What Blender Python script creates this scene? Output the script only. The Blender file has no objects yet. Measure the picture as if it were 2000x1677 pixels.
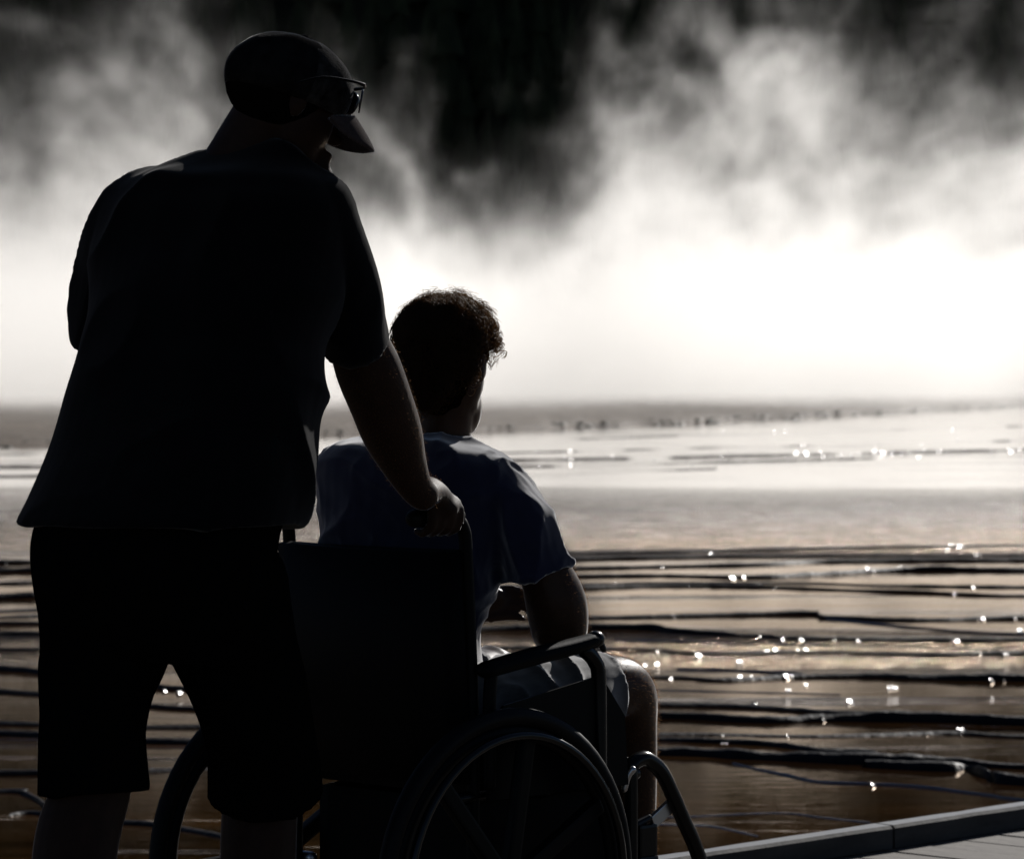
import bpy, bmesh, math, random
from mathutils import Vector, Matrix, noise, Quaternion

random.seed(7)
S = bpy.context.scene
COL = S.collection
R = math.radians

# ------------------------------------------------------------------ camera, light, exposure
F_PX = 7300.0                      # focal length in pixels of the 2000 px wide photograph
CAM_H = 1.27
PITCH = math.atan((838.5 - 700.0) / F_PX)
cam_d = bpy.data.cameras.new('camera')
cam_d.sensor_width = 36.0
cam_d.lens = 36.0 * F_PX / 2000.0
cam_d.clip_start = 0.1
cam_d.clip_end = 3000.0
cam_d.dof.use_dof = True
cam_d.dof.focus_distance = 6.75
cam_d.dof.aperture_fstop = 11.5
cam = bpy.data.objects.new('camera', cam_d)
COL.objects.link(cam)
cam.location = (0, 0, CAM_H)
cam.rotation_euler = (math.pi / 2 - PITCH, 0, 0)
S.camera = cam

SUN_EL, SUN_AZ = 27.5, 26.0        # in front of the camera, to the right
sun_dir = Vector((math.sin(R(SUN_AZ)) * math.cos(R(SUN_EL)), math.cos(R(SUN_AZ)) * math.cos(R(SUN_EL)), math.sin(R(SUN_EL))))
world = bpy.data.worlds.new('World')
S.world = world
world.use_nodes = True
wn = world.node_tree
wn.nodes.clear()
w_out = wn.nodes.new('ShaderNodeOutputWorld')
w_bg = wn.nodes.new('ShaderNodeBackground')
w_sky = wn.nodes.new('ShaderNodeTexSky')
w_sky.sky_type = 'NISHITA'
w_sky.sun_disc = False
w_sky.sun_elevation = R(SUN_EL)
w_sky.sun_rotation = R(SUN_AZ)
w_sky.altitude = 2200.0
w_sky.dust_density = 0.3
w_sky.air_density = 0.7
w_bg.inputs['Strength'].default_value = 0.05
wn.links.new(w_sky.outputs[0], w_bg.inputs['Color'])
wn.links.new(w_bg.outputs[0], w_out.inputs['Surface'])

sun_l = bpy.data.lights.new('sun', 'SUN')
sun_l.energy = 5.0
sun_l.angle = R(0.55)
sun_l.color = (1.0, 0.965, 0.925)
sun = bpy.data.objects.new('sun', sun_l)
COL.objects.link(sun)
sun.rotation_euler = (-sun_dir).to_track_quat('-Z', 'Y').to_euler()

S.view_settings.view_transform = 'Standard'
S.view_settings.look = 'None'
S.view_settings.exposure = -0.14
S.view_settings.gamma = 1.0
S.view_settings.use_curve_mapping = False
S.render.engine = 'CYCLES'
S.cycles.use_denoising = True
S.cycles.max_bounces = 8
S.cycles.diffuse_bounces = 3
S.cycles.glossy_bounces = 3
S.cycles.volume_bounces = 7
S.cycles.volume_step_rate = 2.4
S.cycles.volume_max_steps = 512
S.cycles.sample_clamp_indirect = 6.0

# ------------------------------------------------------------------ helpers
CAMP = Vector((0, 0, CAM_H))
CF = Vector((0, math.cos(PITCH), -math.sin(PITCH)))
CU = Vector((0, math.sin(PITCH), math.cos(PITCH)))

def P(x, y, d):
    """World point seen at photograph pixel (x, y), d metres along the view axis."""
    return CAMP + CF * d + Vector((1, 0, 0)) * ((x - 1000.0) / F_PX * d) - CU * ((y - 838.5) / F_PX * d)

def G(x, y, z):
    """World point on the level z seen at photograph pixel (x, y)."""
    v = CF + Vector((1, 0, 0)) * ((x - 1000.0) / F_PX) - CU * ((y - 838.5) / F_PX)
    t = (z - CAM_H) / v.z
    return CAMP + v * t

def nodes_of(m):
    m.use_nodes = True
    return m.node_tree, m.node_tree.nodes.get('Principled BSDF')

def mat(name, color, rough=0.6, spec=0.5, metal=0.0, var=0.0, scale=8.0, stretch=(1, 1, 1), bump=0.0, bscale=60.0,
        coat=0.0, sheen=0.0, trans=0.0, bdist=0.002, srough=0.22, tcol=None):
    m = bpy.data.materials.new(name)
    t, b = nodes_of(m)
    b.inputs['Base Color'].default_value = (*color, 1)
    b.inputs['Roughness'].default_value = rough
    b.inputs['Specular IOR Level'].default_value = spec
    b.inputs['Metallic'].default_value = metal
    b.inputs['Coat Weight'].default_value = coat
    b.inputs['Sheen Weight'].default_value = sheen
    b.inputs['Sheen Roughness'].default_value = srough
    tc = t.nodes.new('ShaderNodeTexCoord')
    if var > 0:
        mp = t.nodes.new('ShaderNodeMapping')
        mp.inputs['Scale'].default_value = stretch
        n = t.nodes.new('ShaderNodeTexNoise')
        n.inputs['Scale'].default_value = scale
        n.inputs['Detail'].default_value = 6
        n.inputs['Roughness'].default_value = 0.65
        t.links.new(tc.outputs['Object'], mp.inputs['Vector'])
        t.links.new(mp.outputs[0], n.inputs['Vector'])
        r = t.nodes.new('ShaderNodeValToRGB')
        r.color_ramp.elements[0].position = 0.3
        r.color_ramp.elements[1].position = 0.7
        r.color_ramp.elements[0].color = (*[c * (1 - var) for c in color], 1)
        r.color_ramp.elements[1].color = (*[min(1, c * (1 + var)) for c in color], 1)
        t.links.new(n.outputs[0], r.inputs[0])
        t.links.new(r.outputs[0], b.inputs['Base Color'])
    if bump > 0:
        n2 = t.nodes.new('ShaderNodeTexNoise')
        n2.inputs['Scale'].default_value = bscale
        n2.inputs['Detail'].default_value = 4
        bp = t.nodes.new('ShaderNodeBump')
        bp.inputs['Strength'].default_value = bump
        bp.inputs['Distance'].default_value = bdist
        t.links.new(tc.outputs['Object'], n2.inputs['Vector'])
        t.links.new(n2.outputs[0], bp.inputs['Height'])
        t.links.new(bp.outputs[0], b.inputs['Normal'])
    if trans > 0:
        out = t.nodes.get('Material Output')
        tr = t.nodes.new('ShaderNodeBsdfTranslucent')
        tr.inputs['Color'].default_value = (*(tcol or color), 1)
        mx = t.nodes.new('ShaderNodeMixShader')
        mx.inputs[0].default_value = trans
        t.links.new(b.outputs[0], mx.inputs[1])
        t.links.new(tr.outputs[0], mx.inputs[2])
        t.links.new(mx.outputs[0], out.inputs['Surface'])
    return m

def props(o, label=None, cat=None, group=None, kind=None):
    if label: o['label'] = label
    if cat: o['category'] = cat
    if group: o['group'] = group
    if kind: o['kind'] = kind
    return o

def link(name, me, parent=None, m=None):
    o = bpy.data.objects.new(name, me)
    COL.objects.link(o)
    if m is not None and hasattr(me, 'materials'):
        me.materials.clear()
        me.materials.append(m)
    if parent is not None:
        o.parent = parent
    return o

def empty(name, loc=(0, 0, 0), rz=0.0):
    o = bpy.data.objects.new(name, None)
    COL.objects.link(o)
    o.location = loc
    o.rotation_euler = (0, 0, rz)
    o.empty_display_size = 0.2
    return o

def bm_mesh(name, bm, smooth=True):
    bmesh.ops.recalc_face_normals(bm, faces=bm.faces)
    me = bpy.data.meshes.new(name)
    bm.to_mesh(me)
    bm.free()
    if smooth:
        me.polygons.foreach_set('use_smooth', [True] * len(me.polygons))
    return me

def catmull(pts, sub):
    """Catmull-Rom through tuples of numbers."""
    out = []
    n = len(pts)
    for i in range(n - 1):
        p0, p1, p2, p3 = pts[max(i - 1, 0)], pts[i], pts[i + 1], pts[min(i + 2, n - 1)]
        for k in range(sub):
            t = k / sub
            out.append(tuple(0.5 * ((2 * b) + (-a + c) * t + (2 * a - 5 * b + 4 * c - d) * t * t + (-a + 3 * b - 3 * c + d) * t ** 3)
                             for a, b, c, d in zip(p0, p1, p2, p3)))
    out.append(tuple(pts[-1]))
    return out

def skin_rings(bm, rings, cap=True):
    vs = [[bm.verts.new(p) for p in r] for r in rings]
    n = len(rings[0])
    for a, b in zip(vs, vs[1:]):
        for i in range(n):
            j = (i + 1) % n
            bm.faces.new((a[i], a[j], b[j], b[i]))
    if cap:
        bm.faces.new(list(reversed(vs[0])))
        bm.faces.new(vs[-1])
    return vs

def sweep(bm, pts, rad, n=14, sub=5, round_ends=(True, True), flat=None, flat_axis=None):
    """Tube through pts with radii; flat < 1 squashes it along flat_axis."""
    data = [(*p, r) for p, r in zip(pts, rad)]
    data = catmull(data, sub) if len(data) > 2 else catmull(data, max(sub, 2))
    ps = [Vector(d[:3]) for d in data]
    rs = [max(d[3], 0.0004) for d in data]
    if round_ends[0]:
        t = (ps[0] - ps[1]).normalized()
        r0 = rs[0]
        add = [(ps[0] + t * r0 * math.sin(a), r0 * math.cos(a)) for a in (1.35, 0.95, 0.5)]
        ps = [a[0] for a in add] + ps
        rs = [a[1] for a in add] + rs
    if round_ends[1]:
        t = (ps[-1] - ps[-2]).normalized()
        r0 = rs[-1]
        e = ps[-1].copy()
        for a in (0.5, 0.95, 1.35):
            ps.append(e + t * r0 * math.sin(a))
            rs.append(r0 * math.cos(a))
    rings = []
    T = (ps[1] - ps[0]).normalized()
    ref = Vector((0, 0, 1)) if abs(T.z) < 0.9 else Vector((1, 0, 0))
    N = T.cross(ref).normalized()
    for i, p in enumerate(ps):
        T2 = (ps[min(i + 1, len(ps) - 1)] - ps[max(i - 1, 0)]).normalized()
        N = (N - T2 * N.dot(T2)).normalized()
        B = T2.cross(N)
        ring = []
        for k in range(n):
            a = 2 * math.pi * k / n
            v = (N * math.cos(a) + B * math.sin(a)) * rs[i]
            if flat is not None:
                ax = Vector(flat_axis).normalized()
                v = v - ax * v.dot(ax) * (1 - flat)
            ring.append(p + v)
        rings.append(ring)
    skin_rings(bm, rings)

def blob(bm, c, r, rot=None, seg=20):
    m = Matrix.Translation(Vector(c)) @ (rot.to_4x4() if rot is not None else Matrix.Identity(4)) @ Matrix.Diagonal((*r, 1))
    bmesh.ops.create_uvsphere(bm, u_segments=seg, v_segments=seg // 2 + 2, radius=1.0, matrix=m)

def box(bm, c, s, rot=None, bevel=0.0):
    m = Matrix.Translation(Vector(c)) @ (rot.to_4x4() if rot is not None else Matrix.Identity(4)) @ Matrix.Diagonal((*s, 1))
    g = bmesh.ops.create_cube(bm, size=1.0, matrix=m)
    if bevel > 0:
        es = list({e for v in g['verts'] for e in v.link_edges})
        bmesh.ops.bevel(bm, geom=es, offset=bevel, segments=2, affect='EDGES', profile=0.7)

def body_rings(bm, rows, n=40, sub=4, alpha=0.0, sq=2.3, tilt=0.0):
    """rows: (y px, left px, right px, depth, half depth). Horizontal rounded sections, long axis turned by alpha."""
    data = catmull([tuple(map(float, r)) for r in rows], sub)
    u = Vector((math.cos(alpha), -math.sin(alpha), 0))
    v = Vector((math.sin(alpha), math.cos(alpha), 0))
    rings = []
    for y, xl, xr, d, b in data:
        c = P((xl + xr) / 2, y, d)
        hw = max((xr - xl) / 2 / F_PX * d, 0.004)
        b = max(b, 0.004)
        a2 = (hw * hw - (b * math.sin(alpha)) ** 2) / math.cos(alpha) ** 2
        a = math.sqrt(max(a2, 0.3 * hw * hw))
        ring = []
        for k in range(n):
            t = 2 * math.pi * k / n
            ct, st = math.cos(t), math.sin(t)
            ex = 2.0 / sq
            pu = math.copysign(abs(ct) ** ex, ct) * a
            pv = math.copysign(abs(st) ** ex, st) * b
            p = c + u * pu + v * pv
            p.z += tilt * pu
            ring.append(p)
        rings.append(ring)
    skin_rings(bm, rings)

def remesh(name, bm, voxel=0.008, smooth=4, fac=0.5, disp=None):
    me0 = bm_mesh(name + '_src', bm)
    o = bpy.data.objects.new(name + '_src', me0)
    COL.objects.link(o)
    md = o.modifiers.new('r', 'REMESH')
    md.mode = 'VOXEL'
    md.voxel_size = voxel
    md.use_smooth_shade = True
    if smooth:
        sm = o.modifiers.new('s', 'SMOOTH')
        sm.iterations = smooth
        sm.factor = fac
    dg = bpy.context.evaluated_depsgraph_get()
    me = bpy.data.meshes.new_from_object(o.evaluated_get(dg))
    me.name = name
    bpy.data.objects.remove(o)
    bpy.data.meshes.remove(me0)
    if disp:
        nrm = [v.normal.copy() for v in me.vertices]
        for v, nn in zip(me.vertices, nrm):
            v.co += nn * disp(v.co, nn)
    me.polygons.foreach_set('use_smooth', [True] * len(me.polygons))
    me.update()
    return me

def folds(amp, scale, stretch, warp=0.6, seed=0.0):
    """Ridged cloth creases."""
    sx, sy, sz = stretch
    def f(p, n):
        q = Vector((p.x * sx, p.y * sy, p.z * sz)) * scale + Vector((seed, seed * 0.7, seed * 1.3))
        w = noise.noise(q * 0.45 + Vector((9.1, 3.3, 5.7))) * warp
        r = 1.0 - abs(noise.noise(q + Vector((w, -w, w)))) * 2.2
        m = 0.5 + 0.8 * noise.noise(q * 0.35 + Vector((2.2, 7.7, 1.1)))
        return amp * max(r, 0.0) ** 2 * max(0.0, min(1.3, m + 0.35)) + amp * 0.25 * noise.noise(q * 2.3)
    return f

# ------------------------------------------------------------------ materials
M = {}
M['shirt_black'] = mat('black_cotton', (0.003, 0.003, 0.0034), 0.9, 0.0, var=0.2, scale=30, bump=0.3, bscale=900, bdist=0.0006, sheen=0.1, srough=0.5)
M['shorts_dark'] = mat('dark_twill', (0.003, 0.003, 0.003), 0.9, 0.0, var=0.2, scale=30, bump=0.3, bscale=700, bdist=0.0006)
M['shirt_navy'] = mat('navy_cotton', (0.012, 0.0145, 0.036), 0.9, 0.0, var=0.15, scale=40, bump=0.35, bscale=900, bdist=0.0006, sheen=1.0, srough=0.45)
M['shorts_grey'] = mat('grey_twill', (0.06, 0.056, 0.052), 0.9, 0.0, var=0.25, scale=60, stretch=(1, 1, 3), bump=0.4, bscale=700, bdist=0.0008, sheen=0.9, srough=0.5)
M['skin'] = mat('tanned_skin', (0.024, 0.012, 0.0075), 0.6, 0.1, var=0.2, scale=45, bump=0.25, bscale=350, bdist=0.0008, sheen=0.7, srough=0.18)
M['skin_boy'] = mat('seated_skin', (0.036, 0.0175, 0.010), 0.42, 0.15, var=0.15, scale=45, bump=0.2, bscale=350, bdist=0.0008, sheen=0.8)  # the seated person's own skin tone
M['cap'] = mat('faded_cap_cloth', (0.010, 0.0095, 0.009), 0.95, 0.0, var=0.5, scale=38, bump=0.6, bscale=500, bdist=0.0012, sheen=0.45, srough=0.14)
M['cap_front'] = mat('faded_cap_front', (0.018, 0.017, 0.016), 0.95, 0.0, var=0.9, scale=45, bump=0.7, bscale=300, bdist=0.002, sheen=0.45)
M['bill'] = mat('cap_bill_cloth', (0.045, 0.036, 0.034), 0.95, 0.0, var=0.25, scale=160, bump=0.5, bscale=700, bdist=0.0008, sheen=0.45)
M['lens'] = mat('dark_lens', (0.006, 0.006, 0.007), 0.06, 0.6)
M['black_plastic'] = mat('black_plastic', (0.003, 0.003, 0.003), 0.45, 0.07)
M['black_paint'] = mat('black_enamel_tube', (0.003, 0.003, 0.0033), 0.25, 0.22)
M['vinyl'] = mat('black_vinyl', (0.003, 0.003, 0.0033), 0.55, 0.06, bump=0.3, bscale=260, bdist=0.0008)
M['rubber'] = mat('worn_rubber', (0.004, 0.0038, 0.0038), 0.5, 0.1, var=0.3, scale=30)
M['metal'] = mat('brushed_steel', (0.42, 0.42, 0.43), 0.32, 0.5, metal=1.0)
M['dark_metal'] = mat('anodised_tube', (0.003, 0.003, 0.003), 0.22, 0.3)
M['dull_tube'] = mat('dull_black_tube', (0.003, 0.003, 0.003), 0.5, 0.08)
M['grey_pad'] = mat('grey_padding', (0.13, 0.12, 0.105), 0.8, 0.3, var=0.25, scale=30)
M['shoe'] = mat('worn_shoe', (0.03, 0.028, 0.026), 0.7, 0.3, var=0.3, scale=20)
M['hair'] = mat('brown_curly_hair', (0.030, 0.017, 0.008), 0.5, 0.25, trans=0.45, tcol=(0.46, 0.30, 0.145))
M['scalp_hair'] = mat('dark_hair_mass', (0.004, 0.0022, 0.0013), 0.9, 0.0)
M['fuzz'] = mat('body_hair', (0.06, 0.03, 0.014), 0.9, 0.0, trans=0.6, tcol=(0.34, 0.19, 0.10))
M['short_hair'] = mat('short_grey_hair', (0.004, 0.0035, 0.003), 0.9, 0.0)
M['stitch'] = mat('stitching', (0.06, 0.06, 0.06), 0.8, 0.2)

# ------------------------------------------------------------------ the setting
WATER_Z = -0.35

def water_material():
    m = bpy.data.materials.new('hot_spring_water')
    t, b = nodes_of(m)
    L = t.links.new
    N = t.nodes.new
    geo = N('ShaderNodeNewGeometry')
    sep = N('ShaderNodeSeparateXYZ')
    L(geo.outputs['Position'], sep.inputs[0])
    # stretched noise that bends the edges of the wind-rippled bands
    mp = N('ShaderNodeMapping'); mp.inputs['Scale'].default_value = (0.16, 0.5, 1)
    L(geo.outputs['Position'], mp.inputs['Vector'])
    n1 = N('ShaderNodeTexNoise'); n1.inputs['Scale'].default_value = 1.0; n1.inputs['Detail'].default_value = 5; n1.inputs['Roughness'].default_value = 0.6
    L(mp.outputs[0], n1.inputs['Vector'])
    def math2(op, a, bb):
        n = N('ShaderNodeMath'); n.operation = op
        for i, v in enumerate((a, bb)):
            if isinstance(v, (int, float)): n.inputs[i].default_value = v
            else: L(v, n.inputs[i])
        return n.outputs[0]
    def ramp01(v, a, c):
        n = N('ShaderNodeMapRange'); n.interpolation_type = 'SMOOTHSTEP'
        L(v, n.inputs['Value']); n.inputs['From Min'].default_value = a; n.inputs['From Max'].default_value = c
        return n.outputs[0]
    off = math2('MULTIPLY', math2('SUBTRACT', n1.outputs[0], 0.5), 5.0)
    yy = math2('ADD', sep.outputs['Y'], off)
    band = math2('MULTIPLY', ramp01(yy, 30.0, 32.5), math2('SUBTRACT', 1.0, ramp01(yy, 36.0, 48.0)))
    off2 = math2('MULTIPLY', math2('SUBTRACT', n1.outputs[0], 0.5), 3.0)
    yy2 = math2('ADD', sep.outputs['Y'], off2)
    band2 = math2('MULTIPLY', ramp01(yy2, 19.2, 19.9), math2('SUBTRACT', 1.0, ramp01(yy2, 21.0, 22.2)))
    band2 = math2('MULTIPLY', band2, 0.8)
    rip = math2('MAXIMUM', band, band2)
    # streaky catspaws elsewhere
    mp2 = N('ShaderNodeMapping'); mp2.inputs['Scale'].default_value = (0.22, 2.2, 1)
    L(geo.outputs['Position'], mp2.inputs['Vector'])
    n3 = N('ShaderNodeTexNoise'); n3.inputs['Scale'].default_value = 1.0; n3.inputs['Detail'].default_value = 5; n3.inputs['Roughness'].default_value = 0.65
    L(mp2.outputs[0], n3.inputs['Vector'])
    streak = math2('MULTIPLY', ramp01(n3.outputs[0], 0.58, 0.72), 0.5)
    rip = math2('MAXIMUM', rip, streak)
    # fine wavelets
    mp3 = N('ShaderNodeMapping'); mp3.inputs['Scale'].default_value = (5.0, 10.0, 1)
    mp3.inputs['Rotation'].default_value = (0, 0, 0.35)
    L(geo.outputs['Position'], mp3.inputs['Vector'])
    n2 = N('ShaderNodeTexNoise'); n2.inputs['Scale'].default_value = 1.0; n2.inputs['Detail'].default_value = 4; n2.inputs['Roughness'].default_value = 0.6
    L(mp3.outputs[0], n2.inputs['Vector'])
    mp5 = N('ShaderNodeMapping'); mp5.inputs['Scale'].default_value = (4.5, 6.0, 1)
    L(geo.outputs['Position'], mp5.inputs['Vector'])
    n5 = N('ShaderNodeTexNoise'); n5.inputs['Scale'].default_value = 1.0; n5.inputs['Detail'].default_value = 5; n5.inputs['Roughness'].default_value = 0.7
    L(mp5.outputs[0], n5.inputs['Vector'])
    rip = math2('MULTIPLY', rip, ramp01(n5.outputs[0], 0.28, 0.66))
    amp = math2('ADD', math2('MULTIPLY', rip, 0.060), 0.0008)
    h = math2('MULTIPLY', n2.outputs[0], amp)
    bp = N('ShaderNodeBump'); bp.inputs['Strength'].default_value = 1.0; bp.inputs['Distance'].default_value = 1.0
    L(h, bp.inputs['Height'])
    L(bp.outputs[0], b.inputs['Normal'])
    rough = math2('ADD', math2('MULTIPLY', rip, 0.24), 0.035)
    L(rough, b.inputs['Roughness'])
    b.inputs['IOR'].default_value = 1.33
    # orange-brown bacterial mat under a film of water
    mp4 = N('ShaderNodeMapping'); mp4.inputs['Scale'].default_value = (0.6, 1.6, 1)
    L(geo.outputs['Position'], mp4.inputs['Vector'])
    n4 = N('ShaderNodeTexNoise'); n4.inputs['Scale'].default_value = 1.0; n4.inputs['Detail'].default_value = 7; n4.inputs['Roughness'].default_value = 0.6
    L(mp4.outputs[0], n4.inputs['Vector'])
    r = N('ShaderNodeValToRGB')
    r.color_ramp.elements[0].position = 0.32; r.color_ramp.elements[0].color = (0.020, 0.010, 0.0035, 1)
    r.color_ramp.elements[1].position = 0.70; r.color_ramp.elements[1].color = (0.13, 0.062, 0.020, 1)
    L(n4.outputs[0], r.inputs[0])
    L(r.outputs[0], b.inputs['Base Color'])
    # added brown-tinted gloss that warms and darkens reflections in the near terrace pools
    gl = N('ShaderNodeBsdfGlossy')
    gl.inputs['Color'].default_value = (0.56, 0.43, 0.305, 1)
    L(rough, gl.inputs['Roughness']); L(bp.outputs[0], gl.inputs['Normal'])
    fy = math2('ADD', sep.outputs['Y'], math2('MULTIPLY', math2('SUBTRACT', n1.outputs[0], 0.5), 8.0))
    fm = math2('MULTIPLY', math2('SUBTRACT', 1.0, ramp01(fy, 26.0, 40.0)), 0.62)
    fm = math2('ADD', fm, 0.08)
    fm = math2('MULTIPLY', fm, ramp01(n3.outputs[0], 0.75, 0.45))
    mx = N('ShaderNodeMixShader')
    L(fm, mx.inputs[0]); L(b.outputs[0], mx.inputs[1]); L(gl.outputs[0], mx.inputs[2])
    L(mx.outputs[0], t.nodes.get('Material Output').inputs['Surface'])
    return m

def grid_sheet(name, x0, x1, y0, y1, nx, ny, zf, m, smooth=True):
    bm = bmesh.new()
    vs = [[bm.verts.new((x0 + (x1 - x0) * i / nx, y0 + (y1 - y0) * j / ny, 0)) for i in range(nx + 1)] for j in range(ny + 1)]
    for row in vs:
        for v in row:
            v.co.z = zf(v.co.x, v.co.y)
    for j in range(ny):
        for i in range(nx):
            bm.faces.new((vs[j][i], vs[j][i + 1], vs[j + 1][i + 1], vs[j + 1][i]))
    me = bm_mesh(name, bm, smooth)
    return props(link(name, me, None, m), kind='structure')

water = grid_sheet('water', -160, 160, -20, 260, 4, 4, lambda x, y: WATER_Z, water_material(), False)

mat_ground = mat('basin_ground', (0.05, 0.042, 0.030), 0.9, 0.2, var=0.4, scale=0.5)
ground = grid_sheet('ground', -1400, 1400, -1400, 1400, 4, 4, lambda x, y: WATER_Z - 0.25, mat_ground, False)

# far shore: a low rough bank of brown bacterial mat, its edge running away to the right
def shore_edge(x):
    return 84.5 + x * 2.0 + 0.03 * x * x * (1 if abs(x) < 25 else 0.2) + 2.5 * noise.noise(Vector((x * 0.35, 3.1, 0))) + 0.9 * noise.noise(Vector((x * 1.4, 8.1, 0)))

def far_shore():
    bm = bmesh.new()
    nx, ny = 400, 36
    vs = []
    for i in range(nx + 1):
        x = -48 + 120 * i / nx
        e = max(min(shore_edge(x), 150), 52)
        col = []
        for j in range(ny + 1):
            t = (j / ny) ** 1.6
            y = e + 95 * t
            xx = x * (1 + 0.004 * (y - e))
            rise = 1 - math.exp(-(y - e) / 1.3)
            z = WATER_Z - 0.05 + 0.20 * rise + 0.07 * noise.noise(Vector((xx * 1.1, y * 0.9, 0))) * rise + 0.05 * abs(noise.noise(Vector((xx * 4.0, y * 2.5, 4)))) * rise
            if j == ny: z = WATER_Z - 0.1
            col.append(bm.verts.new((xx, y, z)))
        vs.append(col)
    for i in range(nx):
        for j in range(ny):
            bm.faces.new((vs[i][j], vs[i + 1][j], vs[i + 1][j + 1], vs[i][j + 1]))
    m = mat('bacterial_mat', (0.12, 0.090, 0.062), 0.75, 0.3, var=0.5, scale=0.8, stretch=(1, 2.5, 1), bump=0.8, bscale=6, bdist=0.06)
    return props(link('far_shore', bm_mesh('far_shore', bm), None, m), kind='structure')
far_shore()

def shore_clumps():
    rnd = random.Random(17)
    bm = bmesh.new()
    for k in range(900):
        x = rnd.uniform(-16, 26)
        y = shore_edge(x) + rnd.expovariate(1 / 3.0) - 1.2
        r = 0.02 + 0.10 * rnd.random() ** 2.5
        z = WATER_Z + (0.0 if y < shore_edge(x) else 0.08)
        n = 7
        base = [bm.verts.new((x + r * rnd.uniform(0.7, 1.6) * math.cos(2 * math.pi * i / n), y + r * rnd.uniform(0.7, 1.2) * math.sin(2 * math.pi * i / n), z - 0.03)) for i in range(n)]
        mid = [bm.verts.new((v.co.x * 0.55 + x * 0.45, v.co.y * 0.55 + y * 0.45, z + r * rnd.uniform(0.15, 0.35))) for v in base]
        top = bm.verts.new((x, y, z + r * 0.36))
        for i in range(n):
            j = (i + 1) % n
            bm.faces.new((base[i], base[j], mid[j], mid[i]))
            bm.faces.new((mid[i], mid[j], top))
    return props(link('gravel', bm_mesh('gravel', bm), None, mat('olive_crust', (0.050, 0.048, 0.026), 0.6, 0.3, var=0.5, scale=3)), kind='stuff')
shore_clumps()

# mineral ridges: low wet rims that step across the runoff
m_ridge = mat('wet_sinter', (0.006, 0.005, 0.0055), 0.5, 0.10, var=0.4, scale=6, bump=0.55, bscale=34, bdist=0.014)
m_riffle = mat('water_riffle', (0.015, 0.015, 0.022), 0.15, 0.9, bump=0.5, bscale=40, bdist=0.01)

def mineral_ridge(px, thick, seed, m=None, wid=1.0, gaps=0.0):
    """px: photograph pixels on the water line; thick: pixel thickness (with its reflection) along it."""
    px = list(px)
    ext_l, ext_r = px[0][0] <= -300, px[-1][0] >= 2300
    pts = [G(x, y, WATER_Z) for x, y in px]
    if not isinstance(thick, (list, tuple)): thick = [thick] * len(px)
    thick = list(thick)
    if ext_l:       # the rims run on beyond the picture
        for k in (1, 2, 3):
            pts.insert(0, pts[0] + Vector((-0.06 * pts[0].y, 0.25 * noise.noise(Vector((seed, k, 0))), 0))); thick.insert(0, thick[0])
    if ext_r:
        for k in (1, 2, 3):
            pts.append(pts[-1] + Vector((0.06 * pts[-1].y, 0.25 * noise.noise(Vector((seed, k, 5))), 0))); thick.append(thick[-1])
    data = catmull([(p.x, p.y, t * p.y / F_PX * 0.95) for p, t in zip(pts, thick)], 16)
    fine = []
    step = max(0.02, pts[0].y * 0.0016)
    for (x0, y0, h0), (x1, y1, h1) in zip(data, data[1:]):
        L = math.hypot(x1 - x0, y1 - y0)
        k = max(1, int(L / step))
        for i in range(k):
            t = i / k
            fine.append((x0 + (x1 - x0) * t, y0 + (y1 - y0) * t, h0 + (h1 - h0) * t))
    fine.append(data[-1])
    bm = bmesh.new()
    prof = [(-1.0, -0.25), (-0.72, 0.25), (-0.42, 0.78), (-0.1, 1.0), (0.3, 0.85), (0.8, 0.3), (1.2, -0.25)]
    rows = []
    for x, y, h in fine:
        q = Vector((x * 1.0, y * 1.0, seed * 3.7))
        wob = 0.5 * noise.noise(q * 0.9) + 0.30 * noise.noise(q * 3.1) + 0.12 * noise.noise(q * 9.0)
        hh = h * (1.0 + 0.35 * noise.noise(q * 1.3 + Vector((5, 0, 0))) + 0.22 * noise.noise(q * 6.0) + 0.16 * noise.noise(q * 17.0))
        if gaps > 0:
            hh *= max(0.0, min(1.0, (noise.noise(q * 0.8 + Vector((0, 11, 0))) + 0.5 - gaps) * 4))
        hh = max(hh, 0.001)
        w = (0.03 + 1.3 * h) * wid * (1 + 0.4 * noise.noise(q * 2.2 + Vector((0, 7, 0))))
        yo = y + wob * w * 0.7
        rows.append([bm.verts.new((x, yo + a * w, WATER_Z + b * hh + (0.0 if b > 0 else -0.004))) for a, b in prof])
    for a, b in zip(rows, rows[1:]):
        for i in range(len(prof) - 1):
            bm.faces.new((a[i], b[i], b[i + 1], a[i + 1]))
    return props(link('mineral_ridge', bm_mesh('mineral_ridge', bm), None, m or m_ridge), kind='structure')

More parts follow.
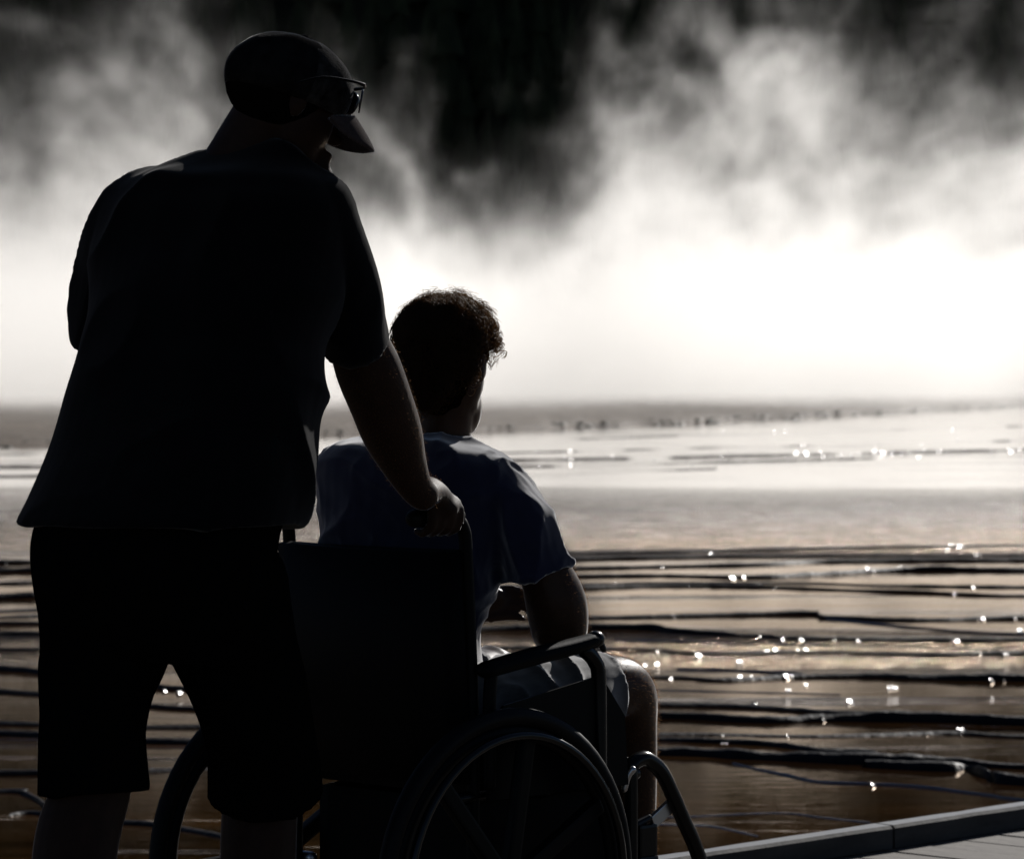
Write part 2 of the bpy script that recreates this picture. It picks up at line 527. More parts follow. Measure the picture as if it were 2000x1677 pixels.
RIDGES = [
    ([(-500, 1106), (0, 1100), (600, 1087), (1200, 1079), (1520, 1073), (2000, 1065), (2500, 1060)], [10, 9, 8, 7, 7, 5, 5]),
    ([(-500, 1122), (0, 1117), (600, 1100), (1200, 1091), (1600, 1085), (2000, 1084), (2500, 1080)], [16, 16, 11, 9, 7, 6, 6]),
    ([(-500, 1144), (0, 1140), (600, 1120), (1200, 1109), (1480, 1103), (1650, 1097), (2000, 1095), (2500, 1093)], [8, 8, 8, 8, 8, 9, 12, 12]),
    ([(-500, 1170), (0, 1169), (600, 1140), (1200, 1125), (1460, 1128), (1640, 1121), (1800, 1114), (2000, 1114), (2500, 1110)], [16, 16, 12, 8, 9, 11, 12, 12, 12]),
    ([(-500, 1196), (0, 1194), (600, 1158), (1200, 1139), (1560, 1139), (1720, 1144), (2000, 1147), (2500, 1150)], [6, 6, 5, 4, 5, 6, 7, 7]),
    ([(-500, 1207), (0, 1206), (600, 1170), (1200, 1147), (1440, 1146), (1600, 1151), (1800, 1158), (2000, 1165), (2500, 1172)], [6, 6, 8, 10, 9, 7, 7, 7, 7]),
    ([(-500, 1220), (0, 1219), (600, 1212), (1200, 1206), (1400, 1202), (1585, 1200), (1614, 1207), (1800, 1211), (2000, 1208), (2500, 1206)], [8, 8, 7, 6, 7, 8, 8, 7, 7, 7]),
    ([(-500, 1242), (0, 1240), (600, 1232), (1200, 1228), (1320, 1236), (1480, 1244), (1600, 1250), (2000, 1252), (2500, 1252)], [8, 8, 8, 11, 10, 9, 8, 7, 7]),
    ([(-500, 1268), (0, 1270), (600, 1268), (1200, 1268), (1360, 1278), (1600, 1275), (1800, 1280), (2000, 1278), (2500, 1275)], [7, 7, 6, 6, 7, 6, 7, 8, 8]),
    ([(-500, 1302), (0, 1308), (350, 1346), (700, 1330), (1260, 1323), (1400, 1329), (1540, 1323), (1700, 1321), (1800, 1325), (2000, 1329), (2500, 1334)], [12, 11, 9, 6, 5, 6, 8, 10, 12, 14, 14]),
    ([(-500, 1346), (0, 1351), (380, 1386), (800, 1380), (1270, 1377), (1460, 1382), (1600, 1391), (1750, 1400)], [7, 7, 6, 7, 8, 8, 8, 10]),
    ([(-500, 1408), (0, 1414), (350, 1421), (800, 1408), (1270, 1401), (1480, 1409), (1600, 1406), (1700, 1406), (1850, 1408), (2000, 1414), (2500, 1424)], [8, 8, 8, 10, 11, 12, 13, 17, 19, 20, 20]),
    ([(-500, 1428), (0, 1434), (350, 1452), (800, 1440), (1280, 1434), (1600, 1438), (1850, 1433), (2000, 1440), (2500, 1455)], [10, 11, 12, 7, 5, 5, 6, 7, 7]),
    ([(1120, 1440), (1280, 1445), (1480, 1454), (1600, 1466), (1690, 1469), (1712, 1474), (1700, 1481), (1680, 1484)], [8, 8, 10, 10, 9, 9, 8, 8]),
    ([(-500, 1505), (0, 1511), (350, 1504), (800, 1480), (1280, 1473), (1480, 1481), (1690, 1489), (1850, 1492), (2000, 1500), (2500, 1515)], [8, 8, 7, 11, 14, 16, 20, 18, 10, 10]),
    ([(1690, 1496), (1780, 1500), (1860, 1502), (1885, 1500), (1930, 1517), (2000, 1529), (2500, 1560)], [12, 16, 16, 9, 18, 20, 20]),
    ([(-500, 1540), (0, 1546), (45, 1550), (70, 1560), (90, 1574)], [10, 9, 9, 8, 8]),
    ([(20, 1592), (60, 1588), (110, 1594), (225, 1606), (300, 1611), (380, 1622), (440, 1633), (520, 1640)], [5, 6, 7, 8, 8, 7, 7, 7]),
]
for i, (px, th) in enumerate(RIDGES):
    mineral_ridge(px, [t_ * (0.72 if i < 6 else 1.0) for t_ in th], i + 1.0)
THIN = [
    ([(1612, 1208), (1725, 1220), (1860, 1231), (2000, 1238)], 3),
    ([(1200, 1250), (1400, 1254), (1700, 1262), (2000, 1266)], 3),
    ([(1322, 1305), (1480, 1312), (1570, 1317)], 4),
    ([(1270, 1347), (1480, 1352), (1640, 1356)], 2),
    ([(1430, 1490), (1480, 1502), (1540, 1514), (1600, 1527), (1700, 1531), (1800, 1537), (1930, 1553), (2000, 1563), (2300, 1590)], 4),
    ([(1150, 1597), (1340, 1594), (1520, 1587), (1600, 1595), (1700, 1606)], 2),
    ([(1200, 1606), (1350, 1610), (1400, 1614), (1480, 1632)], 2),
]
for i, (px, th) in enumerate(THIN):
    mineral_ridge(px, th, 40.0 + i, m_riffle, 0.8)
m_far = mat('dull_sinter', (0.010, 0.008, 0.007), 0.7, 0.05, var=0.4, scale=2)
FAR = [  # broken gravelly lines far out on the bright water
    ([(-300, 906), (0, 900), (500, 893), (1000, 884), (1400, 874), (2000, 860), (2300, 852)], 3, 0.35),
    ([(-300, 918), (0, 912), (500, 908), (1000, 899), (1400, 892), (1750, 884), (2000, 879), (2300, 872)], 6, 0.15),
    ([(-300, 934), (0, 930), (500, 921), (1000, 911), (1300, 906), (1500, 900), (1800, 893), (2300, 884)], 4, 0.3),
    ([(-300, 960), (0, 956), (300, 952), (1000, 929), (1200, 922), (1400, 915)], 3, 0.25),
    ([(1100, 858), (1500, 846), (2000, 832), (2300, 826)], 2.5, 0.5),
    ([(-300, 892), (0, 888), (300, 882)], 3, 0.5),
]
for i, (px, th, gp) in enumerate(FAR):
    mineral_ridge(px, th * 0.6, 60.0 + i, m_far, 2.0, gp)

# glint chips added along the rims, tilted to mirror the sun, plus one lump
def add_glint_chips_and_lump():
    rnd = random.Random(11)
    bm = bmesh.new()
    Hd = (sun_dir + Vector((0, -1, 0.07))).normalized()
    def chip(p, r, jit):
        n = (Hd + Vector((rnd.gauss(0, jit), rnd.gauss(0, jit), rnd.gauss(0, jit)))).normalized()
        t1 = n.cross(Vector((0.2, 0.1, 1))).normalized()
        t2 = n.cross(t1)
        a = rnd.uniform(0.8, 1.25)
        rings = []
        for q in (1.0, 0.85, 0.55, 0.25):
            ring = []
            for k in range(10):
                w = 2 * math.pi * k / 10
                rr = r * q * (1 + 0.18 * math.sin(2 * w + a * 5) + 0.1 * math.cos(3 * w + a * 9))
                ring.append(p + t1 * math.cos(w) * rr * a + t2 * math.sin(w) * rr + n * (r * 0.42 * (1 - q ** 2 * 0.22)))
            rings.append(ring)
        rings.insert(0, [p + (v - p) * 0.9 - n * r * 0.5 for v in rings[0]])
        skin_rings(bm, rings)
    spots = [(1388, 1083, 2), (1512, 1070, 2), (1860, 1066, 4), (1876, 1068, 4), (1852, 1075, 2), (1910, 1084, 3), (1752, 1112, 5), (1762, 1109, 3), (1695, 1113, 4), (1703, 1114, 2),
             (1430, 1130, 4), (1452, 1128, 2), (1966, 1112, 2), (1984, 1112, 3), (1900, 1148, 2), (1920, 1208, 2), (1950, 1207, 2), (1963, 1206, 4), (1982, 1208, 2), (1992, 1234, 4), (1630, 1250, 3),
             (1675, 1253, 2), (1870, 1253, 3), (1568, 1251, 1), (1527, 1250, 1), (1573, 1270, 3), (1560, 1271, 1), (1365, 1281, 4), (1498, 1273, 3), (1517, 1270, 2), (1258, 1299, 2), (1285, 1299, 2), (1445, 1293, 1), (1920, 1279, 3), (1965, 1280, 2), (1982, 1277, 3),
             (1418, 1327, 2), (1447, 1325, 3), (1520, 1322, 2), (1536, 1322, 6), (1545, 1321, 3), (1660, 1372, 3), (1735, 1345, 1), (1748, 1344, 2), (1608, 1402, 6), (1611, 1406, 3), (1877, 1428, 4), (1702, 1534, 1), (350, 1353, 3), (322, 1350, 1), (298, 1504, 1),
             (1308, 1327, 1), (1471, 1322, 1), (1575, 1339, 1), (1297, 1396, 1), (1467, 1403, 1), (1578, 1404, 1), (1540, 1350, 1), (1712, 1321, 1), (1936, 1330, 2)]
    for x, y, k in spots:
        for q in range(k + 1):
            p = G(x + rnd.uniform(-4, 4), y + rnd.uniform(-1.5, 1.5), WATER_Z + 0.004)
            chip(p, rnd.uniform(0.006, 0.011) * (1.0 + 0.15 * k), 0.03)
    for px, lo, hi, n, r in ((FAR[0][0], 1000, 2000, 9, 0.024), (FAR[1][0], 1550, 2000, 30, 0.032), (FAR[1][0], 1000, 1550, 8, 0.022), (FAR[2][0], 1000, 1800, 9, 0.02), (FAR[4][0], 1000, 2000, 8, 0.026), (FAR[2][0], 0, 120, 2, 0.010),
                             ([(1000, 792), (1300, 776), (1600, 772), (2000, 776)], 1000, 1700, 16, 0.055)):
        for k in range(n):
            x = rnd.uniform(lo, hi)
            for (xa, ya), (xb, yb) in zip(px, px[1:]):
                if xa <= x <= xb:
                    chip(G(x, ya + (yb - ya) * (x - xa) / (xb - xa) + rnd.uniform(-4, 4), WATER_Z + 0.01), r * rnd.uniform(0.4, 1.0), 0.06)
                    break
    for k in range(120):
        px = RIDGES[rnd.randrange(15)][0]
        x = rnd.uniform(1150, 2050) if rnd.random() < 0.9 else rnd.uniform(0, 400)
        for (xa, ya), (xb, yb) in zip(px, px[1:]):
            if xa <= x <= xb:
                chip(G(x, ya + (yb - ya) * (x - xa) / (xb - xa) + rnd.uniform(-2.5, 1.0), WATER_Z + 0.004), 0.0022 + 0.0065 * rnd.random() ** 3, 0.05)
                break
    blob(bm, G(1471, 1381, WATER_Z), (0.026, 0.024, 0.024))
    return props(link('glint_chips_and_lump', bm_mesh('glint_chips_and_lump', bm), None, mat('glint_chip_gloss', (0.02, 0.016, 0.014), 0.2, 0.9)), kind='stuff')
add_glint_chips_and_lump()

# dark wooded hill behind the spring
def hill_z(x, y):
    e = 300 + 16 * math.sin(x * 0.013 + 1.0)
    t = max(0.0, y - e)
    z = 0.78 * t if t < 240 else 0.78 * 240 + (t - 240) * 0.15
    z += (5 * noise.noise(Vector((x * 0.012, y * 0.012, 2))) + 2.5 * noise.noise(Vector((x * 0.04, y * 0.04, 5)))) * min(1.0, t / 30)
    return WATER_Z - 0.3 + z
hill = grid_sheet('hill', -520, 520, 250, 760, 130, 64, hill_z,
                  mat('forest_floor', (0.022, 0.024, 0.012), 0.95, 0.1, var=0.4, scale=0.05))

def forest():
    rnd = random.Random(3)
    bm = bmesh.new()
    for k in range(2600):
        y = rnd.uniform(272, 500)
        x = rnd.uniform(-0.22, 0.22) * y * 1.5
        z = hill_z(x, y) - 0.5
        h = rnd.uniform(9, 19)
        w = h * rnd.uniform(0.12, 0.19)
        lean = rnd.uniform(-0.3, 0.3)
        prev = None
        for lv in range(4):
            z0, z1 = h * (0.10 + 0.22 * lv), h * min(1.0, 0.42 + 0.22 * lv)
            r0 = w * (1 - 0.22 * lv) * rnd.uniform(0.85, 1.15)
            a0 = rnd.random() * 6
            ring = [bm.verts.new((x + lean * z0 / h + r0 * rnd.uniform(0.7, 1.15) * math.cos(a0 + i * 1.047),
                                  y + r0 * rnd.uniform(0.7, 1.15) * math.sin(a0 + i * 1.047), z + z0 - rnd.uniform(0, 0.05) * h)) for i in range(6)]
            top = bm.verts.new((x + lean * z1 / h, y, z + z1))
            for i in range(6):
                bm.faces.new((ring[i], ring[(i + 1) % 6], top))
        b = [bm.verts.new((x + 0.22 * math.cos(i * 2.1), y + 0.22 * math.sin(i * 2.1), z)) for i in range(3)]
        tp = bm.verts.new((x, y, z + h * 0.5))
        for i in range(3):
            bm.faces.new((b[i], b[(i + 1) % 3], tp))
    me = bm_mesh('forest', bm, False)
    return props(link('forest', me, None, mat('conifer_needles', (0.026, 0.032, 0.014), 0.9, 0.1, var=0.5, scale=0.3)), kind='stuff')
forest()

# ------------------------------------------------------------------ steam (a real density grid, lit by the sun behind it)
def steam():
    me = bpy.data.meshes.new('steam')
    o = link('steam', me)
    props(o, kind='stuff')
    o.location = (0, 135, 0)
    o.rotation_euler = (0, 0, R(0))
    vm = bpy.data.materials.new('steam_volume')
    vm.use_nodes = True
    t = vm.node_tree
    t.nodes.clear()
    out = t.nodes.new('ShaderNodeOutputMaterial')
    pv = t.nodes.new('ShaderNodeVolumePrincipled')
    pv.inputs['Color'].default_value = (0.985, 0.975, 0.955, 1)
    pv.inputs['Density'].default_value = 1.0 / 400.0
    pv.inputs['Density Attribute'].default_value = 'density'
    pv.inputs['Anisotropy'].default_value = 0.6
    t.links.new(pv.outputs[0], out.inputs['Volume'])
    g = bpy.data.node_groups.new('steam_grid', 'GeometryNodeTree')
    g.interface.new_socket('Geometry', in_out='OUTPUT', socket_type='NodeSocketGeometry')
    N = lambda k: g.nodes.new(k)
    L = g.links.new
    def mth(op, a, b=0.0, c=None):
        n = N('ShaderNodeMath'); n.operation = op
        for i, v in enumerate((a, b) if c is None else (a, b, c)):
            if isinstance(v, (int, float)): n.inputs[i].default_value = v
            else: L(v, n.inputs[i])
        return n.outputs[0]
    def sstep(v, a, b):
        n = N('ShaderNodeMapRange'); n.interpolation_type = 'SMOOTHSTEP'
        L(v, n.inputs['Value']); n.inputs['From Min'].default_value = a; n.inputs['From Max'].default_value = b
        return n.outputs[0]
    pos_l = N('GeometryNodeInputPosition')
    vr = N('ShaderNodeVectorRotate'); vr.rotation_type = 'Z_AXIS'; vr.inputs['Angle'].default_value = R(0)
    L(pos_l.outputs[0], vr.inputs['Vector'])
    pos = N('ShaderNodeVectorMath'); pos.operation = 'ADD'; pos.inputs[1].default_value = (0, 135, 0)
    L(vr.outputs[0], pos.inputs[0])
    sep = N('ShaderNodeSeparateXYZ'); L(pos.outputs[0], sep.inputs[0])
    X, Y, Z = sep.outputs
    def nz(scale, detail, rough, dist, off=(0, 0, 0)):
        v = N('ShaderNodeVectorMath'); v.operation = 'MULTIPLY'; v.inputs[1].default_value = scale
        L(pos.outputs[0], v.inputs[0])
        a = N('ShaderNodeVectorMath'); a.operation = 'ADD'; a.inputs[1].default_value = off
        L(v.outputs[0], a.inputs[0])
        n = N('ShaderNodeTexNoise'); n.inputs['Scale'].default_value = 1.0; n.inputs['Detail'].default_value = detail
        n.inputs['Roughness'].default_value = rough; n.inputs['Distortion'].default_value = dist
        L(a.outputs[0], n.inputs['Vector'])
        return mth('SUBTRACT', n.outputs[0], 0.5)
    big = nz((0.10, 0.03, 0.11), 2, 0.5, 0.5, (3.3, 1.0, 7.0))
    mid = nz((0.30, 0.045, 0.27), 6, 0.60, 1.2, (11.0, 2.0, 5.0))
    fine = nz((0.85, 0.10, 0.80), 4, 0.60, 0.8, (1.0, 6.0, 2.0))
    # how high the steam billows, plume by plume along the bank (metres)
    fc = N('ShaderNodeFloatCurve')
    mr = N('ShaderNodeMapRange'); L(X, mr.inputs['Value'])
    mr.inputs['From Min'].default_value = -40; mr.inputs['From Max'].default_value = 40
    L(mr.outputs[0], fc.inputs['Value'])
    prof = [(-40, 10), (-24, 11.0), (-18, 10.8), (-13, 11.5), (-10.5, 9.8), (-8.5, 8.4), (-6, 8.6), (-4, 8.2), (-2.6, 6.8), (-1.0, 5.0), (0.7, 4.7), (1.7, 6.6), (2.6, 8.8), (5, 10.2), (9, 11.2), (13, 10.4), (17, 9.8), (20, 11.4), (28, 12), (40, 11)]
    cv = fc.mapping.curves[0]
    pts = [((x + 40) / 80, h / 20) for x, h in prof]
    cv.points[0].location = pts[0]; cv.points[1].location = pts[-1]
    for p in pts[1:-1]:
        cv.points.new(*p)
    fc.mapping.update()
    H = mth('MULTIPLY', fc.outputs[0], 20.0)
    e = mth('ADD', mth('MULTIPLY', mth('SUBTRACT', H, Z), 0.17), mth('ADD', mth('MULTIPLY', big, 2.4), mth('ADD', mth('MULTIPLY', mid, 4.2), mth('MULTIPLY', fine, 2.0))))
    puff = mth('POWER', sstep(e, -0.7, 2.2), 1.5)
    baseh = mth('ADD', mth('SUBTRACT', 5.4, Z), mth('ADD', mth('MULTIPLY', mid, 6.0), mth('MULTIPLY', fine, 2.0)))
    base = sstep(baseh, -1.5, 4.0)
    veil_e = mth('ADD', mth('MULTIPLY', mth('SUBTRACT', mth('ADD', H, 4.8), Z), 0.13), mth('ADD', mth('MULTIPLY', mid, 3.6), mth('MULTIPLY', fine, 1.2)))
    veil = mth('MULTIPLY', sstep(veil_e, -0.1, 2.0), sstep(H, 7.2, 10.0))
    sheet = mth('MULTIPLY', sstep(mth('ADD', Y, mth('MULTIPLY', big, 14.0)), 130.0, 148.0), mth('SUBTRACT', 1.0, sstep(Y, 158.0, 176.0)))
    d = mth('MULTIPLY', mth('ADD', mth('MULTIPLY', puff, 0.085), mth('MULTIPLY', veil, 0.012)), sheet)
    yy = mth('ADD', Y, mth('ADD', mth('MULTIPLY', big, 40.0), mth('ADD', mth('MULTIPLY', mid, 24.0), mth('MULTIPLY', X, -0.5))))
    d = mth('ADD', d, mth('MULTIPLY', mth('MULTIPLY', base, 0.085), mth('MULTIPLY', mth('POWER', sstep(yy, 74.0, 152.0), 1.8), mth('SUBTRACT', 1.0, sstep(Y, 168.0, 184.0)))))
    d = mth('MULTIPLY', d, mth('MULTIPLY', sstep(X, -64.0, -52.0), mth('SUBTRACT', 1.0, sstep(X, 52.0, 64.0))))
    d = mth('MULTIPLY', d, mth('SUBTRACT', 1.0, sstep(Z, 13.5, 20.0)))
    d = mth('MULTIPLY', mth('ADD', d, 0.000003), 400.0)   # a trace of vapour everywhere keeps the grid one closed block
    vc = N('GeometryNodeVolumeCube')
    L(d, vc.inputs['Density'])
    vc.inputs['Min'].default_value = (-65, -55, -0.3)
    vc.inputs['Max'].default_value = (65, 51, 21.5)
    vc.inputs['Resolution X'].default_value = 380
    vc.inputs['Resolution Y'].default_value = 100
    vc.inputs['Resolution Z'].default_value = 80
    sm = N('GeometryNodeSetMaterial'); sm.inputs['Material'].default_value = vm
    L(vc.outputs[0], sm.inputs['Geometry'])
    go = N('NodeGroupOutput')
    L(sm.outputs[0], go.inputs[0])
    md = o.modifiers.new('grid', 'NODES')
    md.node_group = g
    me.materials.append(vm)
    return o
steam()

# ------------------------------------------------------------------ boardwalk
KA = R(47.0)
KD = Vector((math.cos(KA), math.sin(KA), 0))      # along the kerb
KN = Vector((-math.sin(KA), math.cos(KA), 0))     # towards the spring
K0 = G(2000, 1617, 0.0)                            # near foot of the kerb

m_plank = mat('weathered_plank', (0.105, 0.090, 0.075), 0.75, 0.3, var=0.45, scale=3.0, stretch=(14, 1.2, 1), bump=0.6, bscale=18, bdist=0.004)
m_kerb = mat('weathered_kerb_timber', (0.045, 0.041, 0.037), 0.7, 0.15, var=0.4, scale=4.0, stretch=(1.2, 12, 6), bump=0.35, bscale=40, bdist=0.003, sheen=0.8, srough=0.3)
m_under = mat('dark_timber', (0.05, 0.042, 0.035), 0.85, 0.2, var=0.3, scale=4)

deck = empty('boardwalk', K0)
deck.rotation_euler = (0, 0, KA)      # local x along the kerb, local y towards the spring
deck['kind'] = 'structure'
def plank_mesh(i, length, w=0.146, th=0.045):
    rnd = random.Random(100 + i)
    bm = bmesh.new()
    box(bm, (0, 0, -th / 2), (w, length, th), None, 0.004)
    for v in bm.verts:
        v.co.z += rnd.uniform(-0.0008, 0.0008)
    return bm_mesh('plank', bm, False)
PL = [plank_mesh(i, 3.496) for i in range(4)]
for me in PL: me.materials.append(m_plank)
rnd = random.Random(5)
for row in range(2):
    for k in range(-70, 50):
        o = bpy.data.objects.new('plank', PL[rnd.randrange(4)])
        COL.objects.link(o)
        o.parent = deck
        o.location = ((k + 0.5) * 0.153, 0.10 - 1.748 - row * 3.50 + rnd.uniform(-0.002, 0.002), rnd.uniform(-0.003, 0.0))
        o.rotation_euler = (rnd.uniform(-0.0006, 0.0006), rnd.uniform(-0.012, 0.012), rnd.uniform(-0.002, 0.002))
for k in range(-3, 3):
    bm = bmesh.new()
    ln = 3.55
    seg = 40
    rings = []
    for i in range(seg + 1):
        x = -ln / 2 + ln * i / seg
        w, h = 0.066, 0.062
        jz = 0.0022 * noise.noise(Vector((x * 6 + k * 31, 0, 0)))
        rings.append([Vector((x, 0.0 + 0.001 * noise.noise(Vector((x * 9, 1, k)))  , 0.002)), Vector((x, 0.0012 * noise.noise(Vector((x * 15, 2, k))), h - 0.008 + jz)), Vector((x, 0.008, h + jz)),
                      Vector((x, w - 0.008, h - jz)), Vector((x, w, h - 0.008)), Vector((x, w, 0.002))])
    skin_rings(bm, rings)
    o = link('kerb_timber', bm_mesh('kerb_timber', bm, False), deck, m_kerb)
    o.location = (k * 3.56 + 1.2, 0.0, 0)
for y in (-0.05, -1.7, -3.5, -5.2, -6.8):
    bm = bmesh.new()
    box(bm, (-1.5, y, -0.125), (18.0, 0.09, 0.15))
    link('joist', bm_mesh('joist', bm, False), deck, m_under)
for k in range(-6, 5):
    for y in (-0.05, -3.5, -6.8):
        bm = bmesh.new()
        box(bm, (k * 1.9, y, -0.42), (0.12, 0.12, 0.43))
        link('post', bm_mesh('post', bm, False), deck, m_under)

# ------------------------------------------------------------------ wheelchair
CH = Vector((-0.227, 6.95, 0.0))
CHA = R(45.0)
chair = empty('wheelchair', CH, -CHA)      # local x right, local y forward
props(chair, 'black wheelchair on the boardwalk with spoked plastic wheels, seen from behind', 'wheelchair')
CM = Matrix.Translation(CH) @ Matrix.Rotation(-CHA, 4, 'Z')
def C2W(x, y, z): return CM @ Vector((x, y, z))

def tube_part(name, pts, r, m, n=12, sub=6, parent=None):
    bm = bmesh.new()
    sweep(bm, [Vector(p) for p in pts], [r] * len(pts), n, sub)
    return link(name, bm_mesh(name, bm), parent or chair, m)

def torus(bm, c, R_, r, seg=64, n=12, sx=1.0):
    """ring in the local y-z plane; sx stretches the section sideways"""
    rings = []
    for i in range(seg):
        a = 2 * math.pi * i / seg
        rings.append([Vector((c[0] + r * sx * math.sin(b), c[1] + (R_ + r * math.cos(b)) * math.cos(a), c[2] + (R_ + r * math.cos(b)) * math.sin(a)))
                      for b in [2 * math.pi * k / n for k in range(n)]])
    rings.append(rings[0])
    vs = [[bm.verts.new(p) for p in r_] for r_ in rings[:-1]]
    for i in range(seg):
        a, b = vs[i], vs[(i + 1) % seg]
        for k in range(n):
            bm.faces.new((a[k], a[(k + 1) % n], b[(k + 1) % n], b[k]))

for s in (-1, 1):
    x = 0.31 * s
    hub = bmesh.new()
    bmesh.ops.create_cone(hub, cap_ends=True, segments=20, radius1=0.036, radius2=0.030, depth=0.07, matrix=Matrix.Translation((x, 0, 0.32)) @ Matrix.Rotation(math.pi / 2, 4, 'Y'))
    wheel = link('wheel', bm_mesh('wheel', hub, False), chair, M['black_plastic'])
    bm = bmesh.new(); torus(bm, (x, 0, 0.32), 0.304, 0.017, sx=1.0)
    link('tyre', bm_mesh('tyre', bm), wheel, M['rubber'])
    bm = bmesh.new(); torus(bm, (x, 0, 0.32), 0.276, 0.016, sx=0.8)
    link('rim', bm_mesh('rim', bm), wheel, M['black_plastic'])
    bm = bmesh.new(); torus(bm, (x + 0.03 * s, 0, 0.32), 0.272, 0.008)
    link('handrim', bm_mesh('handrim', bm), wheel, M['dark_metal'])
    for k in range(7):
        a = R(131) + k * 2 * math.pi / 7
        d = Vector((0, math.cos(a), math.sin(a)))
        c = Vector((x, 0, 0.32)) + d * 0.15
        bm = bmesh.new()
        rot = Matrix.Rotation(a, 3, 'X')
        box(bm, c, (0.024, 0.24, 0.03), rot, 0.006)
        link('spoke', bm_mesh('spoke', bm, False), wheel, M['black_plastic'])
    # caster
    cx, cy = 0.235 * s, 0.40
    fk = bmesh.new()
    for q in (-1, 1):
        box(fk, (cx + q * 0.025, cy - 0.015, 0.155), (0.006, 0.035, 0.15), None, 0.002)
    box(fk, (cx, cy - 0.01, 0.235), (0.062, 0.05, 0.016), None, 0.003)
    sweep(fk, [Vector((cx, cy, 0.24)), Vector((cx, cy, 0.33))], [0.016, 0.016])
    caster = link('caster', bm_mesh('caster', fk, False), chair, M['black_paint'])
    bm = bmesh.new(); torus(bm, (cx, cy - 0.02, 0.1), 0.08, 0.02, 32)
    link('tyre', bm_mesh('tyre', bm), caster, M['rubber'])
    bm = bmesh.new(); bmesh.ops.create_cone(bm, cap_ends=True, segments=20, radius1=0.075, radius2=0.075, depth=0.02, matrix=Matrix.Translation((cx, cy - 0.02, 0.1)) @ Matrix.Rotation(math.pi / 2, 4, 'Y'))
    link('rim', bm_mesh('rim', bm, False), caster, M['black_plastic'])
    # frame side
    fx = 0.24 * s
    tube_part('back_post', [(fx, -0.02, 0.30), (fx, -0.02, 0.60), (fx, -0.035, 0.90), (fx, -0.045, 0.965), (fx, -0.075, 0.985), (fx, -0.13, 0.985)], 0.0125, M['dull_tube'])
    bm = bmesh.new(); sweep(bm, [Vector((fx, -0.06, 0.986)), Vector((fx, -0.10, 0.986)), Vector((fx, -0.165, 0.985))], [0.0165, 0.0175, 0.0165], 14, 5)
    link('push_handle', bm_mesh('push_handle', bm), chair, M['rubber'])
    tube_part('seat_rail', [(fx, -0.05, 0.475), (fx, 0.2, 0.48), (fx, 0.41, 0.485)], 0.0125, M['black_paint'])
    tube_part('lower_rail', [(fx, -0.05, 0.29), (fx, 0.2, 0.29), (fx, 0.42, 0.30)], 0.0125, M['black_paint'])
    tube_part('front_post', [(fx, 0.40, 0.30), (fx, 0.40, 0.40), (fx, 0.40, 0.49)], 0.0135, M['black_paint'])
    bm = bmesh.new()
    axl = Vector((s, 0, 0))
    sweep(bm, [Vector((fx - 0.02 * s, 0, 0.32)), Vector((x, 0, 0.32))], [0.012, 0.012])
    link('axle', bm_mesh('axle', bm), chair, M['metal'])
    # armrest: pad, post, side guard
    ax = 0.268 * s
    bm = bmesh.new()
    sweep(bm, [Vector((ax, -0.01, 0.708)), Vector((ax, 0.10, 0.724)), Vector((ax, 0.21, 0.737)), Vector((ax, 0.262, 0.746))], [0.022, 0.023, 0.022, 0.019], 14, 5, flat=0.72, flat_axis=(0, 0, 1))
    arm = link('armrest', bm_mesh('armrest', bm), chair, M['vinyl'])
    bm = bmesh.new()
    blob(bm, (ax, 0.272, 0.747), (0.017, 0.020, 0.017))
    sweep(bm, [Vector((ax + 0.004, 0.282, 0.744)), Vector((ax + 0.006, 0.288, 0.728))], [0.006, 0.006])
    link('end_cap', bm_mesh('end_cap', bm), arm, M['black_paint'])
    tube_part('arm_post', [(ax, 0.245, 0.728), (ax, 0.270, 0.708), (ax, 0.282, 0.67), (ax, 0.284, 0.50)], 0.0145, M['black_paint'], parent=arm)
    tube_part('arm_post', [(ax, 0.0, 0.70), (ax, -0.005, 0.64), (ax, -0.005, 0.50)], 0.0125, M['dull_tube'], parent=arm)
    bm = bmesh.new()
    # side guard: thin panel with a straight sloping top edge
    prof = [(-0.01, 0.47), (0.36, 0.47), (0.35, 0.60), (0.285, 0.680), (0.03, 0.640), (-0.01, 0.60)]
    for q in (0, 1):
        pass
    va = [bm.verts.new((ax - 0.003, a, b)) for a, b in prof]
    vb = [bm.verts.new((ax + 0.003, a, b)) for a, b in prof]
    bm.faces.new(va); bm.faces.new(list(reversed(vb)))
    for i in range(len(prof)):
        j = (i + 1) % len(prof)
        bm.faces.new((va[i], vb[i], vb[j], va[j]))
    link('side_guard', bm_mesh('side_guard', bm, False), chair, M['black_plastic'])
    # brake lever
    bm = bmesh.new()
    sweep(bm, [Vector((fx + 0.02 * s, 0.36, 0.46)), Vector((fx + 0.025 * s, 0.365, 0.485)), Vector((fx + 0.03 * s, 0.372, 0.497))], [0.006, 0.006, 0.007])
    link('brake_lever', bm_mesh('brake_lever', bm), chair, M['metal'])
    # footrest hanger
    hg = tube_part('footrest_hanger', [(fx, 0.40, 0.50), (fx, 0.418, 0.509), (fx, 0.443, 0.509), (fx, 0.482, 0.484), (fx, 0.515, 0.437), (fx, 0.548, 0.382), (fx, 0.583, 0.325), (fx, 0.64, 0.20), (fx - 0.02 * s, 0.66, 0.13)], 0.0150, M['black_paint'])
    bm = bmesh.new(); box(bm, (fx - 0.09 * s, 0.68, 0.115), (0.16, 0.17, 0.012), Matrix.Rotation(0.18, 3, 'X'), 0.004)
    link('footplate', bm_mesh('footplate', bm, False), hg, M['black_plastic'])
    bm = bmesh.new()
    box(bm, (fx - 0.01 * s, 0.500, 0.402), (0.010, 0.072, 0.026), Matrix.Rotation(0.50, 3, 'X'), 0.002)
    link('bracket', bm_mesh('bracket', bm, False), hg, M['metal'])
    bm = bmesh.new()
